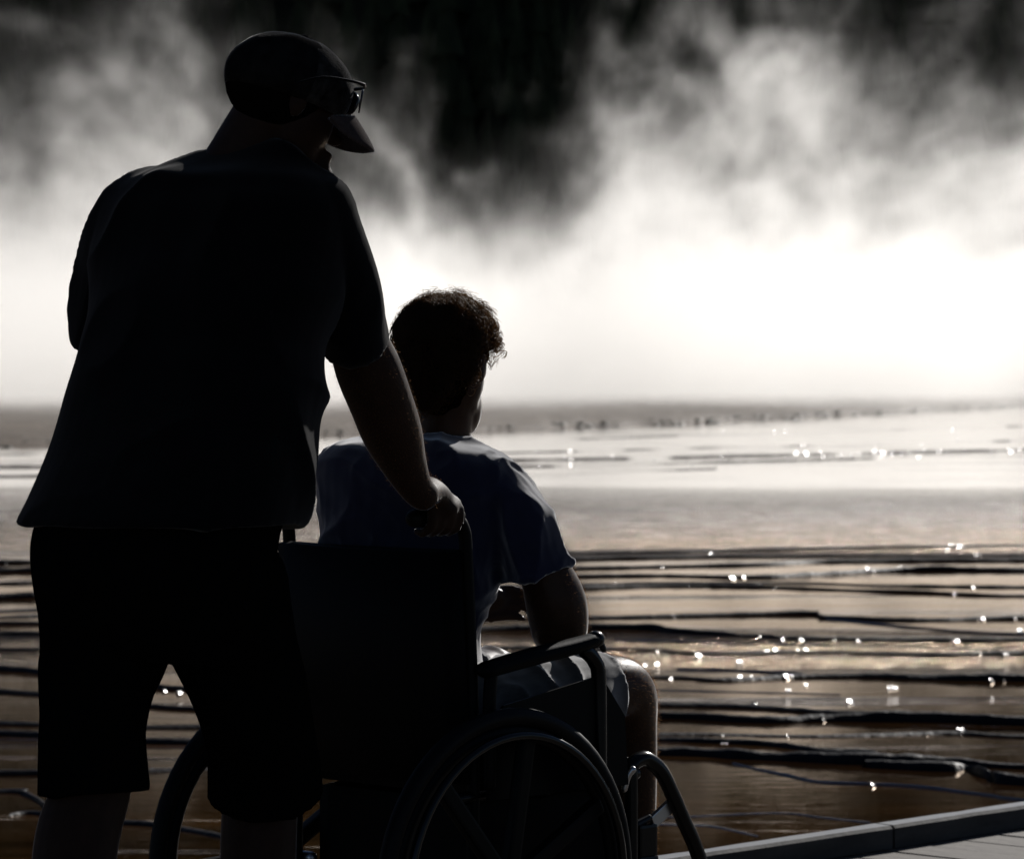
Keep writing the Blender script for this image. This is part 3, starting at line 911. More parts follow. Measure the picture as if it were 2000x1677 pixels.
    box(bm, (fx - 0.01 * s, 0.445, 0.352), (0.03, 0.05, 0.065), None, 0.006)
    box(bm, (fx - 0.01 * s, 0.44, 0.30), (0.04, 0.055, 0.05), None, 0.006)
    sweep(bm, [Vector((fx - 0.01 * s, 0.425, 0.385)), Vector((fx - 0.01 * s, 0.46, 0.395))], [0.009, 0.007])
    link('latch', bm_mesh('latch', bm, False), hg, M['black_paint'])
# upholstery
bm = bmesh.new(); box(bm, (0, 0.20, 0.495), (0.47, 0.42, 0.045), None, 0.015)
link('seat', bm_mesh('seat', bm, False), chair, M['vinyl'])
bm = bmesh.new()
rings = []
for i in range(13):
    u_ = -0.242 + 0.484 * i / 12
    bow = 0.035 * (1 - (u_ / 0.242) ** 2)
    rings.append([Vector((u_, -0.02 - bow - 0.02, 0.50)), Vector((u_, -0.03 - bow - 0.02, 0.72)), Vector((u_, -0.045 - bow - 0.02, 0.92)), Vector((u_, -0.043 - bow, 0.925)), Vector((u_, -0.02 - bow, 0.72)), Vector((u_, -0.01 - bow, 0.50))])
skin_rings(bm, rings)
link('backrest', bm_mesh('backrest', bm), chair, M['vinyl'])
bm = bmesh.new(); box(bm, (-0.005, 0.20, 0.335), (0.45, 0.36, 0.26), None, 0.035)  # dark block added under the seat to black out the lit shins
link('shade_block', bm_mesh('shade_block', bm, False), chair, M['vinyl'])
tube_part('cross_brace', [(-0.23, 0.18, 0.47), (0, 0.2, 0.38), (0.23, 0.22, 0.29)], 0.011, M['black_paint'])
tube_part('cross_brace', [(0.23, 0.18, 0.47), (0, 0.16, 0.38), (-0.23, 0.14, 0.29)], 0.011, M['black_paint'])
bm = bmesh.new()
a, b = CM.inverted() @ P(1062, 1690, 7.12), CM.inverted() @ P(1130, 1704, 7.16)
sweep(bm, [a, (a + b) / 2 + Vector((0, 0, 0.012)), b], [0.03, 0.036, 0.03], 16, 5)
link('calf_pad', bm_mesh('calf_pad', bm), chair, M['grey_pad'])

# ------------------------------------------------------------------ people: shared pieces
def head_local(bm, T, jaw=1.0):
    """face towards local +x, up +z; about 0.235 m tall"""
    def B(c, r, rot=None):
        m = T @ Matrix.Translation(Vector(c)) @ (rot.to_4x4() if rot else Matrix.Identity(4)) @ Matrix.Diagonal((*r, 1))
        bmesh.ops.create_uvsphere(bm, u_segments=22, v_segments=14, radius=1.0, matrix=m)
    B((-0.012, 0, 0.026), (0.098, 0.077, 0.074))
    B((0.030, 0, -0.030), (0.058, 0.062, 0.080))
    B((0.040, 0, -0.075), (0.045 * jaw, 0.050, 0.042))
    B((0.096, 0, -0.106), (0.027 * jaw, 0.026, 0.022))           # chin
    B((0.075, 0, 0.022), (0.020, 0.050, 0.016))           # brow
    B((0.090, 0, -0.022), (0.012, 0.010, 0.026))          # nose bridge
    B((0.100, 0, -0.040), (0.014, 0.013, 0.011))          # nose tip
    B((0.092, 0, -0.070), (0.014, 0.024, 0.007))          # upper lip
    B((0.091, 0, -0.081), (0.013, 0.021, 0.007))          # lower lip
    for s in (-1, 1):
        B((0.062, s * 0.036, -0.012), (0.018, 0.018, 0.016))   # cheekbones, eyes
        B((0.072, s * 0.031, 0.004), (0.012, 0.014, 0.010))
        B((-0.006, s * 0.076, -0.012), (0.018, 0.008, 0.032))  # ears
        B((-0.010, s * 0.079, -0.020), (0.010, 0.006, 0.018))

def finger(bm, base, dirs, lens, r):
    pts = [Vector(base)]
    for d, l in zip(dirs, lens):
        pts.append(pts[-1] + Vector(d).normalized() * l)
    sweep(bm, pts, [r, r * 0.98, r * 0.9, r * 0.78][:len(pts)], 10, 4)

def relaxed_hand(bm, wrist, fwd, side, down, s=1.0):
    """palm and five slightly curled fingers; side points to the thumb"""
    f, sd, dn = Vector(fwd).normalized(), Vector(side).normalized(), Vector(down).normalized()
    w = Vector(wrist)
    sweep(bm, [w - f * 0.02, w + f * 0.03 * s, w + f * 0.085 * s], [0.026 * s, 0.034 * s, 0.038 * s], 14, 4, flat=0.45, flat_axis=dn)
    for k, ln in enumerate((0.92, 1.05, 1.0, 0.8)):
        b = w + f * (0.085 - 0.004 * abs(k - 1)) * s + sd * (0.028 - 0.019 * k) * s
        finger(bm, b, [f + dn * 0.15, f + dn * 0.6, f * 0.7 + dn], [0.042 * ln * s, 0.026 * ln * s, 0.02 * ln * s], 0.0088 * s)
    finger(bm, w + f * 0.025 * s + sd * 0.03 * s, [f * 0.8 + sd * 0.7 + dn * 0.3, f + dn * 0.4], [0.04 * s, 0.028 * s], 0.0105 * s)

def fuzz(name, parent, me, cond, count, length, m, seed=1, lie=0.6):
    """fine body hair as slivers growing from the skin"""
    rnd = random.Random(seed)
    cand = [p for p in me.polygons if cond(p.center, p.normal)]
    bm = bmesh.new()
    for k in range(count):
        if not cand: break
        p = rnd.choice(cand)
        c = p.center + Vector((rnd.uniform(-1, 1), rnd.uniform(-1, 1), rnd.uniform(-1, 1))) * 0.004
        n = p.normal
        g = Vector((rnd.gauss(0, 0.35), rnd.gauss(0, 0.35), -lie + rnd.gauss(0, 0.3)))
        tip = c + (n + g).normalized() * length * rnd.uniform(0.5, 1.2)
        s = n.cross(g).normalized() * 0.00014
        mid = c.lerp(tip, 0.5) + n * length * 0.12
        a, b_, d1, d2, t = bm.verts.new(c - s), bm.verts.new(c + s), bm.verts.new(mid - s * 0.8), bm.verts.new(mid + s * 0.8), bm.verts.new(tip)
        bm.faces.new((a, b_, d2, d1)); bm.faces.new((d1, d2, t))
    me2 = bpy.data.meshes.new(name)
    bm.to_mesh(me2); bm.free()
    o = link(name, me2, parent, m)
    o['kind'] = 'stuff'
    return o

# ------------------------------------------------------------------ standing man
man = empty('person', P(330, 2150, 6.25))
man.location.z = 0
props(man, 'standing person in cap and dark t-shirt bending over to push the wheelchair', 'person')
MI = Matrix.Translation(-man.location)
def put(name, me, parent, m, off):
    me.transform(Matrix.Translation(-off))
    return link(name, me, parent, m)

HM = Matrix.Translation(P(566, 190, 6.34)) @ Matrix.Rotation(R(22), 4, 'Z') @ Matrix.Rotation(R(20), 4, 'Y')
# head faces +x (image right) turned a little away, pitched down
b_ = bmesh.new()
head_local(b_, HM, 0.85)
neck0 = P(470, 330, 6.37); neck1 = P(520, 245, 6.36)
sweep(b_, [P(440, 400, 6.36), neck0, neck1, P(555, 200, 6.35)], [0.085, 0.068, 0.066, 0.07], 20, 5)
body_rings(b_, [(345, 420, 600, 6.36, .05), (380, 320, 610, 6.36, .07), (430, 290, 610, 6.36, .09), (550, 255, 590, 6.33, .10), (700, 235, 560, 6.28, .10), (850, 200, 550, 6.22, .11), (1000, 170, 510, 6.16, .11), (1120, 150, 480, 6.15, .11), (1220, 160, 450, 6.16, .10), (1260, 190, 420, 6.17, .08)], alpha=R(30))
# left arm, bent forward out of sight in front of the body
sweep(b_, [P(255, 410, 6.44), P(222, 540, 6.47), P(203, 690, 6.52), P(235, 800, 6.62), P(300, 915, 6.74), P(330, 950, 6.78)], [0.045, 0.044, 0.042, 0.043, 0.032, 0.029], 16, 5)
relaxed_hand(b_, P(330, 950, 6.78), (0.45, 0.4, -0.5), (0.6, -0.2, 0.5), (0.3, -0.6, -0.5))
# right arm down to the push handle
sweep(b_, [P(632, 430, 6.27), P(662, 540, 6.33), P(699, 665, 6.40), P(719, 720, 6.43), P(744, 785, 6.47), P(767, 848, 6.52), P(789, 905, 6.56), P(811, 950, 6.59), P(826, 966, 6.605)], [0.045, 0.047, 0.052, 0.0575, 0.056, 0.053, 0.041, 0.031, 0.029], 18, 5)
# right hand closed over the grip
hp = C2W(0.24, -0.115, 0.985)
Fw = Vector((math.sin(CHA), math.cos(CHA), 0)); Rw = Vector((math.cos(CHA), -math.sin(CHA), 0)); Zw = Vector((0, 0, 1))
def around(a, t, r): return hp + Fw * t + (Rw * math.cos(R(a)) + Zw * math.sin(R(a))) * r
wr = P(826, 966, 6.605)
sweep(b_, [wr, wr.lerp(around(85, 0, 0.035), 0.5) + Zw * 0.012, around(75, 0.0, 0.034), around(45, 0.0, 0.033)], [0.029, 0.034, 0.036, 0.030], 16, 5, flat=0.62, flat_axis=(Zw * 0.8 + Rw * 0.5))
for k in range(4):
    t = 0.033 - 0.022 * k
    ln = (0.95, 1.05, 1.0, 0.85)[k]
    pts = [around(60, t, 0.034), around(18, t, 0.031), around(-35, t, 0.028), around(-90, t, 0.027), around(-140 * ln, t, 0.026)]
    sweep(b_, pts, [0.0108, 0.0105, 0.0095, 0.0088, 0.0075], 10, 4)
sweep(b_, [around(130, 0.03, 0.034), around(165, 0.045, 0.029), around(215, 0.05, 0.027)], [0.013, 0.011, 0.009], 10, 4)
# legs
sweep(b_, [P(215, 1130, 6.2), P(195, 1330, 6.2), P(182, 1520, 6.18), P(150, 1640, 6.15), P(140, 1780, 6.12), P(150, 1950, 6.12), P(155, 2080, 6.12)], [0.08, 0.075, 0.066, 0.070, 0.066, 0.046, 0.042], 20, 5)
sweep(b_, [P(420, 1130, 6.15), P(470, 1330, 6.3), P(505, 1520, 6.42), P(505, 1640, 6.42), P(500, 1780, 6.4), P(490, 1950, 6.36), P(488, 2080, 6.34)], [0.08, 0.075, 0.066, 0.066, 0.064, 0.046, 0.042], 20, 5)
for c in ((155, 2080, 6.12), (488, 2080, 6.34)):
    a = P(*c); a.z = 0.05
    sweep(b_, [a + Vector((-0.03, -0.03, 0)), a + Vector((0.07, 0.06, -0.005)), a + Vector((0.15, 0.13, -0.015))], [0.042, 0.04, 0.028], 14, 4)
me_man = remesh('body', b_, 0.0058, 3)
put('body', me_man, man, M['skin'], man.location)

b_ = bmesh.new()
body_rings(b_, [(288, 385, 596, 6.37, .055), (303, 346, 602, 6.37, .065), (318, 308, 606, 6.37, .075), (337, 258, 618, 6.365, .088), (352, 236, 640, 6.36, .098), (372, 214, 662, 6.36, .108), (405, 197, 680, 6.355, .125), (460, 186, 684, 6.35, .135), (550, 182, 665, 6.33, .15), (650, 165, 634, 6.30, .155), (700, 156, 628, 6.28, .16), (770, 131, 626, 6.26, .165), (850, 106, 621, 6.23, .17), (900, 87, 618, 6.21, .172), (960, 61, 605, 6.19, .176), (1005, 40, 590, 6.175, .18), (1022, 33, 585, 6.17, .18)], alpha=R(30), sq=2.4)
sweep(b_, [P(262, 415, 6.42), P(240, 475, 6.44), P(222, 540, 6.47), P(212, 600, 6.48), P(207, 672, 6.50)], [0.056, 0.062, 0.0635, 0.0625, 0.0535], 18, 5, round_ends=(True, False))
sweep(b_, [P(630, 412, 6.28), P(641, 458, 6.29), P(663, 535, 6.33), P(684, 610, 6.37), P(697, 676, 6.405)], [0.055, 0.057, 0.0585, 0.062, 0.0625], 18, 5, round_ends=(True, False))
sh = folds(0.012, 5.0, (1, 1, 0.8), seed=2.0)
me = remesh('t_shirt', b_, 0.0062, 5, disp=lambda p, n: sh(p, n) - 0.003)
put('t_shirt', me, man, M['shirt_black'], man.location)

b_ = bmesh.new()
body_rings(b_, [(990, 80, 560, 6.17, .15), (1060, 62, 540, 6.14, .155), (1140, 68, 540, 6.14, .155), (1200, 76, 560, 6.16, .15), (1255, 82, 560, 6.18, .13), (1290, 110, 540, 6.19, .09)], alpha=R(25), sq=2.5)
sweep(b_, [P(205, 1150, 6.17), P(203, 1260, 6.19), P(190, 1330, 6.19), P(183, 1400, 6.19), P(180, 1450, 6.185), P(184, 1551, 6.18)], [0.112, 0.108, 0.098, 0.0915, 0.0915, 0.0965], 20, 5, round_ends=(True, False))
sweep(b_, [P(430, 1150, 6.2), P(458, 1260, 6.27), P(485, 1340, 6.31), P(505, 1420, 6.36), P(515, 1480, 6.4), P(518, 1555, 6.43)], [0.118, 0.108, 0.102, 0.097, 0.095, 0.098], 20, 5, round_ends=(True, False))
sh2 = folds(0.007, 4.5, (1, 1, 0.7), seed=6.0)
me = remesh('shorts', b_, 0.0066, 2, disp=lambda p, n: sh2(p, n) - 0.003)
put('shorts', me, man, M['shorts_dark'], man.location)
for c in ((155, 2080, 6.12), (488, 2080, 6.34)):
    a = P(*c); a.z = 0.052
    b_ = bmesh.new()
    sweep(b_, [a + Vector((-0.04, -0.035, 0)), a + Vector((0.04, 0.035, 0.0)), a + Vector((0.11, 0.095, -0.008)), a + Vector((0.165, 0.143, -0.015))], [0.048, 0.05, 0.047, 0.034], 16, 5)
    put('shoe', remesh('shoe', b_, 0.007, 3), man, M['shoe'], man.location)

# cap: crown, button, bill in the head's frame
def local_part(bm, T):
    bmesh.ops.transform(bm, matrix=T, verts=bm.verts)
b_ = bmesh.new()
rings = []
for i in range(17):
    a = R(-24 + 114 * i / 16)
    zr, rr = math.sin(a), math.cos(a)
    ring = []
    for k in range(48):
        t = 2 * math.pi * k / 48
        seam = 1 - 0.010 * math.exp(-((math.sin(3 * t)) ** 2) * 60) * max(0, rr)
        ring.append(Vector((-0.010 + 0.112 * rr * math.cos(t) * seam, 0.090 * rr * math.sin(t) * seam, 0.022 + 0.082 * zr + 0.004 * math.cos(t) * rr)))
    rings.append(ring)
skin_rings(b_, rings, cap=False)
for f in list(b_.faces): pass
me = bm_mesh('cap', b_)
for v in me.vertices:
    v.co += v.normal * 0.0025 * noise.noise(v.co * 30)
front = [p.index for p in me.polygons if p.center.x > 0.004]
me.transform(HM)
cap = put('cap', me, man, M['cap'], man.location)
me.materials.append(M['cap_front'])
for i in front: me.polygons[i].material_index = 1
sd = cap.modifiers.new('thick', 'SOLIDIFY'); sd.thickness = 0.003; sd.offset = 0
b_ = bmesh.new(); blob(b_, (-0.010, 0, 0.1055), (0.007, 0.007, 0.004)); local_part(b_, HM)
put('button', bm_mesh('button', b_), cap, M['cap'], man.location)
# bill
BT = Matrix.Translation(P(688, 229, 6.33)) @ Matrix.Rotation(R(20), 4, 'Z') @ Matrix.Rotation(R(53), 4, 'Y')
b_ = bmesh.new()
nu, nv = 24, 8
top, bot = [], []
for j in range(nv + 1):
    v_ = j / nv
    rt, rb = [], []
    for i in range(nu + 1):
        u_ = -1 + 2 * i / nu
        ang = u_ * 1.25
        w_ = 0.078
        y = w_ * math.sin(ang) / math.sin(1.25)
        x = -0.050 * (1 - math.cos(ang)) + v_ * 0.068 * max(0.0, 1 - abs(u_) ** 3.2) ** 0.6
        z = -0.052 * abs(u_) ** 1.8 - 0.006 * v_ * v_
        rt.append(b_.verts.new((x, y, z + 0.0022))); rb.append(b_.verts.new((x, y, z - 0.0022)))
    top.append(rt); bot.append(rb)
for j in range(nv):
    for i in range(nu):
        b_.faces.new((top[j][i], top[j + 1][i], top[j + 1][i + 1], top[j][i + 1]))
        b_.faces.new((bot[j][i], bot[j][i + 1], bot[j + 1][i + 1], bot[j + 1][i]))
for i in range(nu):
    b_.faces.new((top[0][i], top[0][i + 1], bot[0][i + 1], bot[0][i]))
    b_.faces.new((top[nv][i + 1], top[nv][i], bot[nv][i], bot[nv][i + 1]))
bmesh.ops.remove_doubles(b_, verts=b_.verts, dist=0.0003)
local_part(b_, BT)
put('bill', bm_mesh('bill', b_), cap, M['bill'], man.location)
# sunglasses pushed up above the bill
GT = Matrix.Translation(P(676, 192, 6.325)) @ Matrix.Rotation(R(20), 4, 'Z') @ Matrix.Rotation(R(8), 4, 'Y')
b_ = bmesh.new()
for s in (-1, 1):
    rings = []
    for q, dx in ((0, 0.0), (1, 0.003)):
        ring = []
        for k in range(24):
            t = 2 * math.pi * k / 24
            y = s * 0.034 + 0.029 * math.cos(t)
            z = -0.004 + 0.021 * math.sin(t)
            ring.append(Vector((0.022 + dx - 4.0 * y * y - 6.0 * z * z, y, z)))
        rings.append(ring)
    skin_rings(b_, rings)
local_part(b_, GT)
gl = put('sunglasses', bm_mesh('sunglasses', b_), man, M['lens'], man.location)
b_ = bmesh.new()
br = [Vector((0.024 - 4.0 * y * y, y, 0.020)) for y in [-0.066 + 0.132 * i / 12 for i in range(13)]]
sweep(b_, br, [0.0028] * 13, 8, 2)
for s in (-1, 1):
    sweep(b_, [Vector((0.008, s * 0.066, 0.020)), Vector((-0.02, s * 0.076, 0.021)), Vector((-0.07, s * 0.084, 0.018)), Vector((-0.11, s * 0.082, 0.002))], [0.0028, 0.0026, 0.0024, 0.0026], 8, 4)
local_part(b_, GT)
put('frame', bm_mesh('frame', b_), gl, M['black_plastic'], man.location)
# cropped hair under the cap edge
b_ = bmesh.new()
B0 = Matrix.Translation((-0.022, 0, -0.004)) @ Matrix.Diagonal((0.092, 0.079, 0.062, 1))
bmesh.ops.create_uvsphere(b_, u_segments=24, v_segments=14, radius=1.0, matrix=HM @ B0)
put('hair', bm_mesh('hair', b_), man, M['short_hair'], man.location)
off = man.location.copy()
a_el, a_wr = P(719, 720, 6.43) - off, P(826, 966, 6.6) - off
fuzz('arm_hair', man, me_man, lambda c, n: min(a_wr.z, a_el.z) - 0.02 < c.z < a_el.z + 0.05 and c.x > a_el.x - 0.06 and c.x < a_wr.x + 0.03, 7000, 0.0038, M['fuzz'], 2)

# ------------------------------------------------------------------ seated person
sit = empty('person', C2W(0.0, 0.12, 0.52))
props(sit, 'person with curly brown hair and navy t-shirt sitting in the wheelchair facing away', 'person')
SO = sit.location.copy()
HB = Matrix.Translation(P(872, 705, 7.03)) @ Matrix.Rotation(R(66), 4, 'Z') @ Matrix.Rotation(R(8), 4, 'Y')
b_ = bmesh.new()
head_local(b_, HB, 0.95)
sweep(b_, [P(866, 905, 7.06), P(866, 850, 7.055), P(872, 790, 7.05), P(875, 730, 7.04)], [0.055, 0.053, 0.053, 0.06], 20, 5)
blob(b_, P(906, 795, 7.08), (0.035, 0.045, 0.055))
body_rings(b_, [(872, 790, 930, 7.05, .04), (900, 730, 950, 7.05, .06), (960, 690, 950, 7.05, .08), (1080, 690, 940, 7.05, .085), (1200, 685, 900, 7.06, .08), (1320, 680, 900, 7.07, .08), (1400, 680, 900, 7.08, .08)], alpha=R(24))
# right arm, elbow on the armrest
el = P(1092, 1228, 7.03)
sweep(b_, [P(982, 945, 6.97), P(1030, 1040, 6.98), P(1066, 1120, 7.0), P(1086, 1178, 7.01), el, P(1082, 1185, 7.10), P(1046, 1110, 7.16), P(1022, 1068, 7.19)], [0.026, 0.036, 0.050, 0.058, 0.054, 0.047, 0.036, 0.030], 18, 5)
relaxed_hand(b_, P(1022, 1068, 7.19), (-0.75, 0.25, 0.35), (0.3, 0.3, 0.9), (-0.2, -0.9, -0.2))
# left arm across the lap
sweep(b_, [P(692, 930, 7.12), P(700, 1050, 7.14), P(740, 1180, 7.16), P(820, 1200, 7.30), P(880, 1195, 7.38)], [0.04, 0.045, 0.048, 0.042, 0.032], 18, 5)
relaxed_hand(b_, P(880, 1195, 7.38), (0.85, 0.3, 0.15), (-0.2, 0.3, 0.8), (0.2, -0.8, -0.3))
# legs
rk, lk = P(1221, 1342, 7.25), P(966, 1326, 7.46)
sweep(b_, [C2W(0.09, 0.10, 0.585), C2W(0.10, 0.32, 0.615), rk + Vector((-0.035, -0.035, 0.002)), rk + Vector((0.006, 0.012, -0.015)), P(1232, 1420, 7.31), P(1233, 1520, 7.33), P(1236, 1640, 7.36), P(1240, 1760, 7.4), P(1244, 1860, 7.44)], [0.088, 0.078, 0.064, 0.056, 0.052, 0.051, 0.045, 0.038, 0.036], 20, 5)
sweep(b_, [C2W(-0.09, 0.10, 0.585), C2W(-0.15, 0.30, 0.615), lk + Vector((-0.02, -0.035, 0)), lk, P(985, 1440, 7.5), P(1010, 1560, 7.5), P(1040, 1760, 7.52), P(1060, 1880, 7.55)], [0.088, 0.076, 0.064, 0.060, 0.052, 0.052, 0.038, 0.036], 20, 5)
for c in (P(1244, 1870, 7.44), P(1060, 1885, 7.55)):
    sweep(b_, [c + Vector((-0.02, -0.02, -0.02)), c + Vector((0.06, 0.06, -0.03)), c + Vector((0.12, 0.12, -0.035))], [0.036, 0.034, 0.026], 14, 4)
me_sit = remesh('body', b_, 0.0055, 3)
put('body', me_sit, sit, M['skin_boy'], SO)

b_ = bmesh.new()
body_rings(b_, [(846, 822, 906, 7.055, .058), (856, 742, 925, 7.055, .075), (868, 672, 958, 7.055, .088), (885, 632, 992, 7.055, .10), (915, 615, 1018, 7.05, .112), (960, 612, 1012, 7.05, .12), (1050, 618, 995, 7.05, .12), (1150, 622, 968, 7.055, .118), (1225, 625, 945, 7.06, .115), (1320, 630, 944, 7.07, .11), (1385, 632, 948, 7.08, .11)], alpha=R(24), sq=2.2)
sweep(b_, [P(968, 946, 6.98), P(1000, 994, 6.98), P(1024, 1045, 6.985), P(1038, 1088, 6.99), P(1045, 1112, 6.995)], [0.055, 0.063, 0.0665, 0.0685, 0.0715], 20, 5, round_ends=(True, False))
sweep(b_, [P(690, 920, 7.12), P(690, 1000, 7.13), P(698, 1090, 7.15)], [0.062, 0.066, 0.068], 20, 5, round_ends=(True, False))
# rolled sleeve edge
hc = P(1046, 1114, 6.995); ha = (P(1048, 1124, 6.995) - P(1030, 1060, 6.985)).normalized()
hu = ha.cross(Vector((0, 1, 0))).normalized(); hv = ha.cross(hu)
sweep(b_, [hc + (hu * math.cos(t) + hv * math.sin(t)) * 0.071 for t in [2 * math.pi * k / 14 for k in range(15)]], [0.0055] * 15, 8, 3)
fA = folds(0.010, 8.0, (1.0, 1.0, 0.9), 0.9, seed=1.0)
fB = folds(0.003, 17.0, (1.0, 1.0, 0.7), 0.9, seed=4.0)
me = remesh('t_shirt', b_, 0.0052, 1, disp=lambda p, n: fA(p, n) + fB(p, n) - 0.006)
put('t_shirt', me, sit, M['shirt_navy'], SO)

b_ = bmesh.new()
sweep(b_, [C2W(0.08, 0.06, 0.60), C2W(0.105, 0.20, 0.612), C2W(0.115, 0.33, 0.622), C2W(0.118, 0.445, 0.620)], [0.100, 0.096, 0.088, 0.080], 22, 6, round_ends=(True, False))
sweep(b_, [C2W(-0.08, 0.06, 0.60), C2W(-0.14, 0.22, 0.615), C2W(-0.19, 0.40, 0.622)], [0.100, 0.094, 0.080], 22, 6, round_ends=(True, False))
blob(b_, C2W(0, 0.07, 0.60), (0.19, 0.13, 0.095), Matrix.Rotation(-CHA, 3, 'Z'))
fC = folds(0.014, 10.0, (1, 1, 0.6), 0.9, seed=12.0)
me = remesh('shorts', b_, 0.0055, 1, disp=lambda p, n: fC(p, n) - 0.004)
put('shorts', me, sit, M['shorts_grey'], SO)
for c in (P(1244, 1870, 7.44), P(1060, 1885, 7.55)):
    b_ = bmesh.new()
    sweep(b_, [c + Vector((-0.03, -0.03, -0.015)), c + Vector((0.03, 0.03, -0.02)), c + Vector((0.09, 0.09, -0.03)), c + Vector((0.135, 0.135, -0.035))], [0.042, 0.043, 0.040, 0.030], 16, 5)
    put('shoe', remesh('shoe', b_, 0.007, 3), sit, M['shoe'], SO)
k0 = rk - SO
fuzz('leg_hair', sit, me_sit, lambda c, n: c.x > k0.x - 0.08 and -0.32 < c.z < k0.z + 0.09, 20000, 0.0075, M['fuzz'], 5)
e0 = el - SO
fuzz('arm_hair', sit, me_sit, lambda c, n: e0.z - 0.03 < c.z < e0.z + 0.14 and c.x > e0.x - 0.07 and c.x < e0.x + 0.08, 8000, 0.0055, M['fuzz'], 6)

# curly hair: a dark mass close to the scalp and a coat of curls
b_ = bmesh.new()
Hm = HB @ Matrix.Translation((-0.018, 0, 0.030)) @ Matrix.Diagonal((0.098, 0.086, 0.086, 1))
bmesh.ops.create_uvsphere(b_, u_segments=40, v_segments=24, radius=1.0, matrix=Hm)
Hm2 = HB @ Matrix.Translation((-0.045, 0, -0.035)) @ Matrix.Diagonal((0.062, 0.066, 0.072, 1))
bmesh.ops.create_uvsphere(b_, u_segments=30, v_segments=18, radius=1.0, matrix=Hm2)
me = remesh('hair', b_, 0.006, 2, disp=lambda p, n: 0.006 * noise.noise(p * 45))
hair = put('hair', me, sit, M['scalp_hair'], SO)

def curls(count, seed):
    rnd = random.Random(seed)
    bm = bmesh.new()
    HI = HB.inverted().to_3x3()
    tufts = []
    while len(tufts) < 210:
        d = Vector((rnd.gauss(0, 1), rnd.gauss(0, 1), rnd.gauss(0, 1))).normalized()
        if d.z < -0.75: continue
        if d.x > 0.55 and d.z < 0.35: continue
        if d.z < 0.0 and d.x > -0.1: continue
        if d.z < -0.3 and d.x > -0.72: continue
        L0 = rnd.uniform(0.010, 0.025)
        if d.z > 0.6: L0 *= rnd.uniform(0.8, 1.75)
        if d.y < -0.3 and d.z > -0.35: L0 *= 1.35
        if d.z < -0.25: L0 *= 0.6
        tufts.append((d, L0, rnd.uniform(0.6, 1.5), rnd.uniform(0.005, 0.011), rnd.random() * 6.28, rnd.uniform(-1, 1)))
    for k in range(count):
        d0, L0, tn, c0, ph0, sw = tufts[k % len(tufts)]
        d = (d0 + Vector((rnd.gauss(0, 0.10), rnd.gauss(0, 0.10), rnd.gauss(0, 0.10)))).normalized()
        if d.z > -0.02:
            root = Vector((-0.018 + 0.096 * d.x, 0.085 * d.y, 0.030 + 0.085 * d.z))
        else:
            t_ = -d.z
            hl = max(0.15, math.hypot(d.x, d.y))
            root = Vector((-0.018 - 0.026 * t_ + (0.097 - 0.036 * t_) * d.x / hl, (0.087 - 0.022 * t_) * d.y / hl, 0.030 - 0.185 * t_))
            d = Vector((d.x / hl, d.y / hl, -0.25)).normalized()
        ln = L0 * rnd.uniform(0.75, 1.15)
        turns = tn * rnd.uniform(0.9, 1.1)
        cr = c0 * rnd.uniform(0.8, 1.2)
        n = d
        t1 = n.cross(Vector((0.3, 0.2, 1.0)) if abs(n.z) < 0.9 else Vector((1, 0, 0))).normalized()
        t2 = n.cross(t1)
        ph = ph0 + rnd.gauss(0, 0.35)
        sweepv = (t1 * sw + Vector((0.3, 0, -0.3)) * rnd.random()) * ln * 0.9
        steps = 11
        wid = rnd.uniform(0.0004, 0.0008)
        pts = []
        for i in range(steps + 1):
            s = i / steps
            a = ph + turns * 6.28 * s
            p = root + n * ln * (s - 0.35 * s * s) + (t1 * math.cos(a) + t2 * math.sin(a)) * cr * min(1, s * 2) + sweepv * s * s
            pts.append(HB @ p)
        prev = None
        for i, p in enumerate(pts):
            T = (pts[min(i + 1, steps)] - pts[max(i - 1, 0)]).normalized()
            s1 = T.cross(Vector((0.3, 1.0, 0.2))).normalized() * wid * (1 - 0.6 * i / steps)
            s2 = T.cross(s1).normalized() * wid * (1 - 0.6 * i / steps)
            cur = [bm.verts.new(p + s1), bm.verts.new(p - s1 * 0.5 + s2 * 0.87), bm.verts.new(p - s1 * 0.5 - s2 * 0.87)]
            if prev:
                for q in range(3):
                    bm.faces.new((prev[q], prev[(q + 1) % 3], cur[(q + 1) % 3], cur[q]))
            prev = cur
    me = bpy.data.meshes.new('curls')
    bm.to_mesh(me); bm.free()
    me.polygons.foreach_set('use_smooth', [True] * len(me.polygons))
    return me
cm = curls(8400, 21)
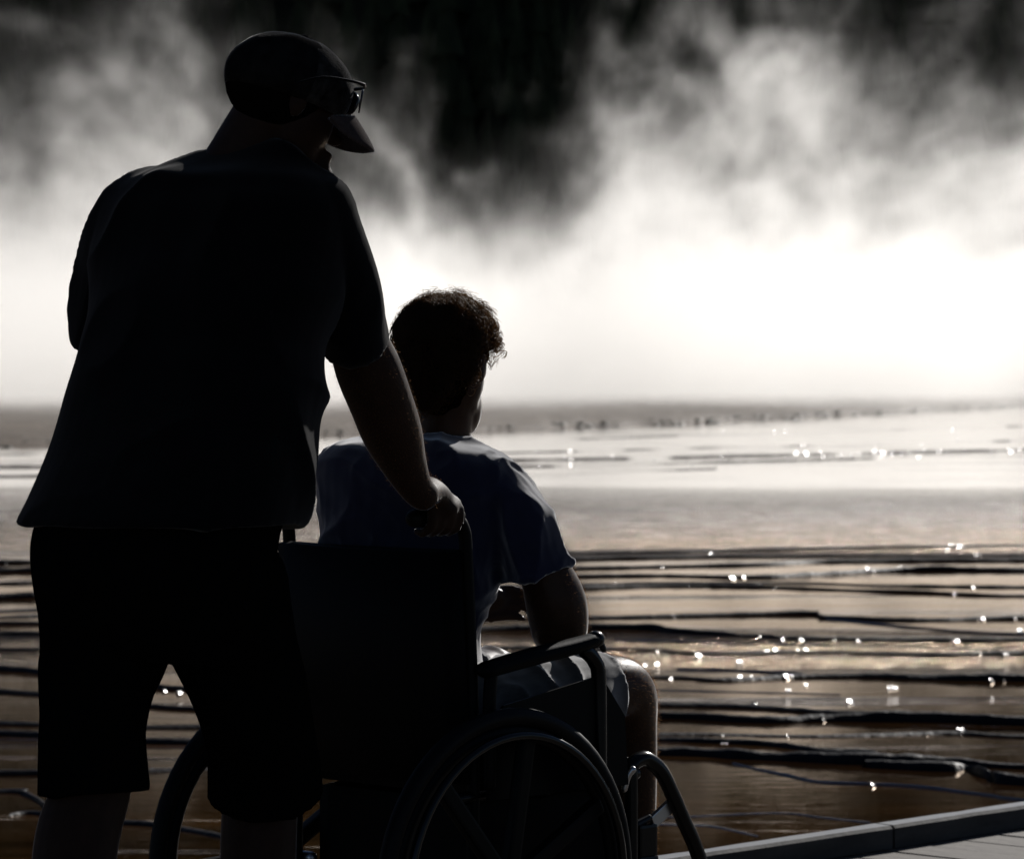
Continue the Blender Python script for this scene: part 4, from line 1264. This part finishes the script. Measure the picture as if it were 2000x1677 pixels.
o = put('curls', cm, hair, M['hair'], SO)
o['kind'] = 'stuff'

def wisps(count, seed):
    """long loose strands that arch up from the crown and fall back in a curl"""
    rnd = random.Random(seed)
    bm = bmesh.new()
    for k in range(count):
        right = rnd.random() < 0.3
        fx = rnd.uniform(0.45, 0.98) if right else rnd.uniform(-0.5, 0.75)
        x = 872 + 100 * fx
        y = 705 - 100 * math.sqrt(max(0.02, 1 - fx * fx)) + 10
        base = P(x, y, 7.03 + rnd.uniform(-0.05, 0.05))
        outw = Vector((fx + rnd.gauss(0, 0.25), rnd.gauss(0, 0.3), 1.0 if not right else 0.35)).normalized()
        side = outw.cross(Vector((0, 1, 0))).normalized() * rnd.choice((-1, 1))
        Lh = rnd.uniform(0.012, 0.034) * (1.35 if 0.0 < fx < 0.5 else 1.0) * (0.65 if right else 1.0)
        wid = rnd.uniform(0.00045, 0.0008)
        bend = rnd.uniform(0.6, 1.3)
        prev = None
        st = 12
        pts = []
        for i in range(st + 1):
            s_ = i / st
            a = s_ * math.pi * bend
            pts.append(base + outw * Lh * math.sin(a) * (1.0 if a < 1.57 else 0.9) + side * Lh * 0.7 * (1 - math.cos(a)) * 0.6 + Vector((0, 1, 0)) * 0.004 * math.sin(3 * a + k))
        for i, p in enumerate(pts):
            T = (pts[min(i + 1, st)] - pts[max(i - 1, 0)]).normalized()
            s1 = T.cross(Vector((0.1, 1.0, 0.2))).normalized() * wid
            s2 = T.cross(s1).normalized() * wid
            cur = [bm.verts.new(p + s1), bm.verts.new(p - s1 * 0.5 + s2 * 0.87), bm.verts.new(p - s1 * 0.5 - s2 * 0.87)]
            if prev:
                for q in range(3):
                    bm.faces.new((prev[q], prev[(q + 1) % 3], cur[(q + 1) % 3], cur[q]))
            prev = cur
    me = bpy.data.meshes.new('wisps')
    bm.to_mesh(me); bm.free()
    me.polygons.foreach_set('use_smooth', [True] * len(me.polygons))
    return me
o = put('wisps', wisps(420, 8), hair, M['hair'], SO)
o['kind'] = 'stuff'
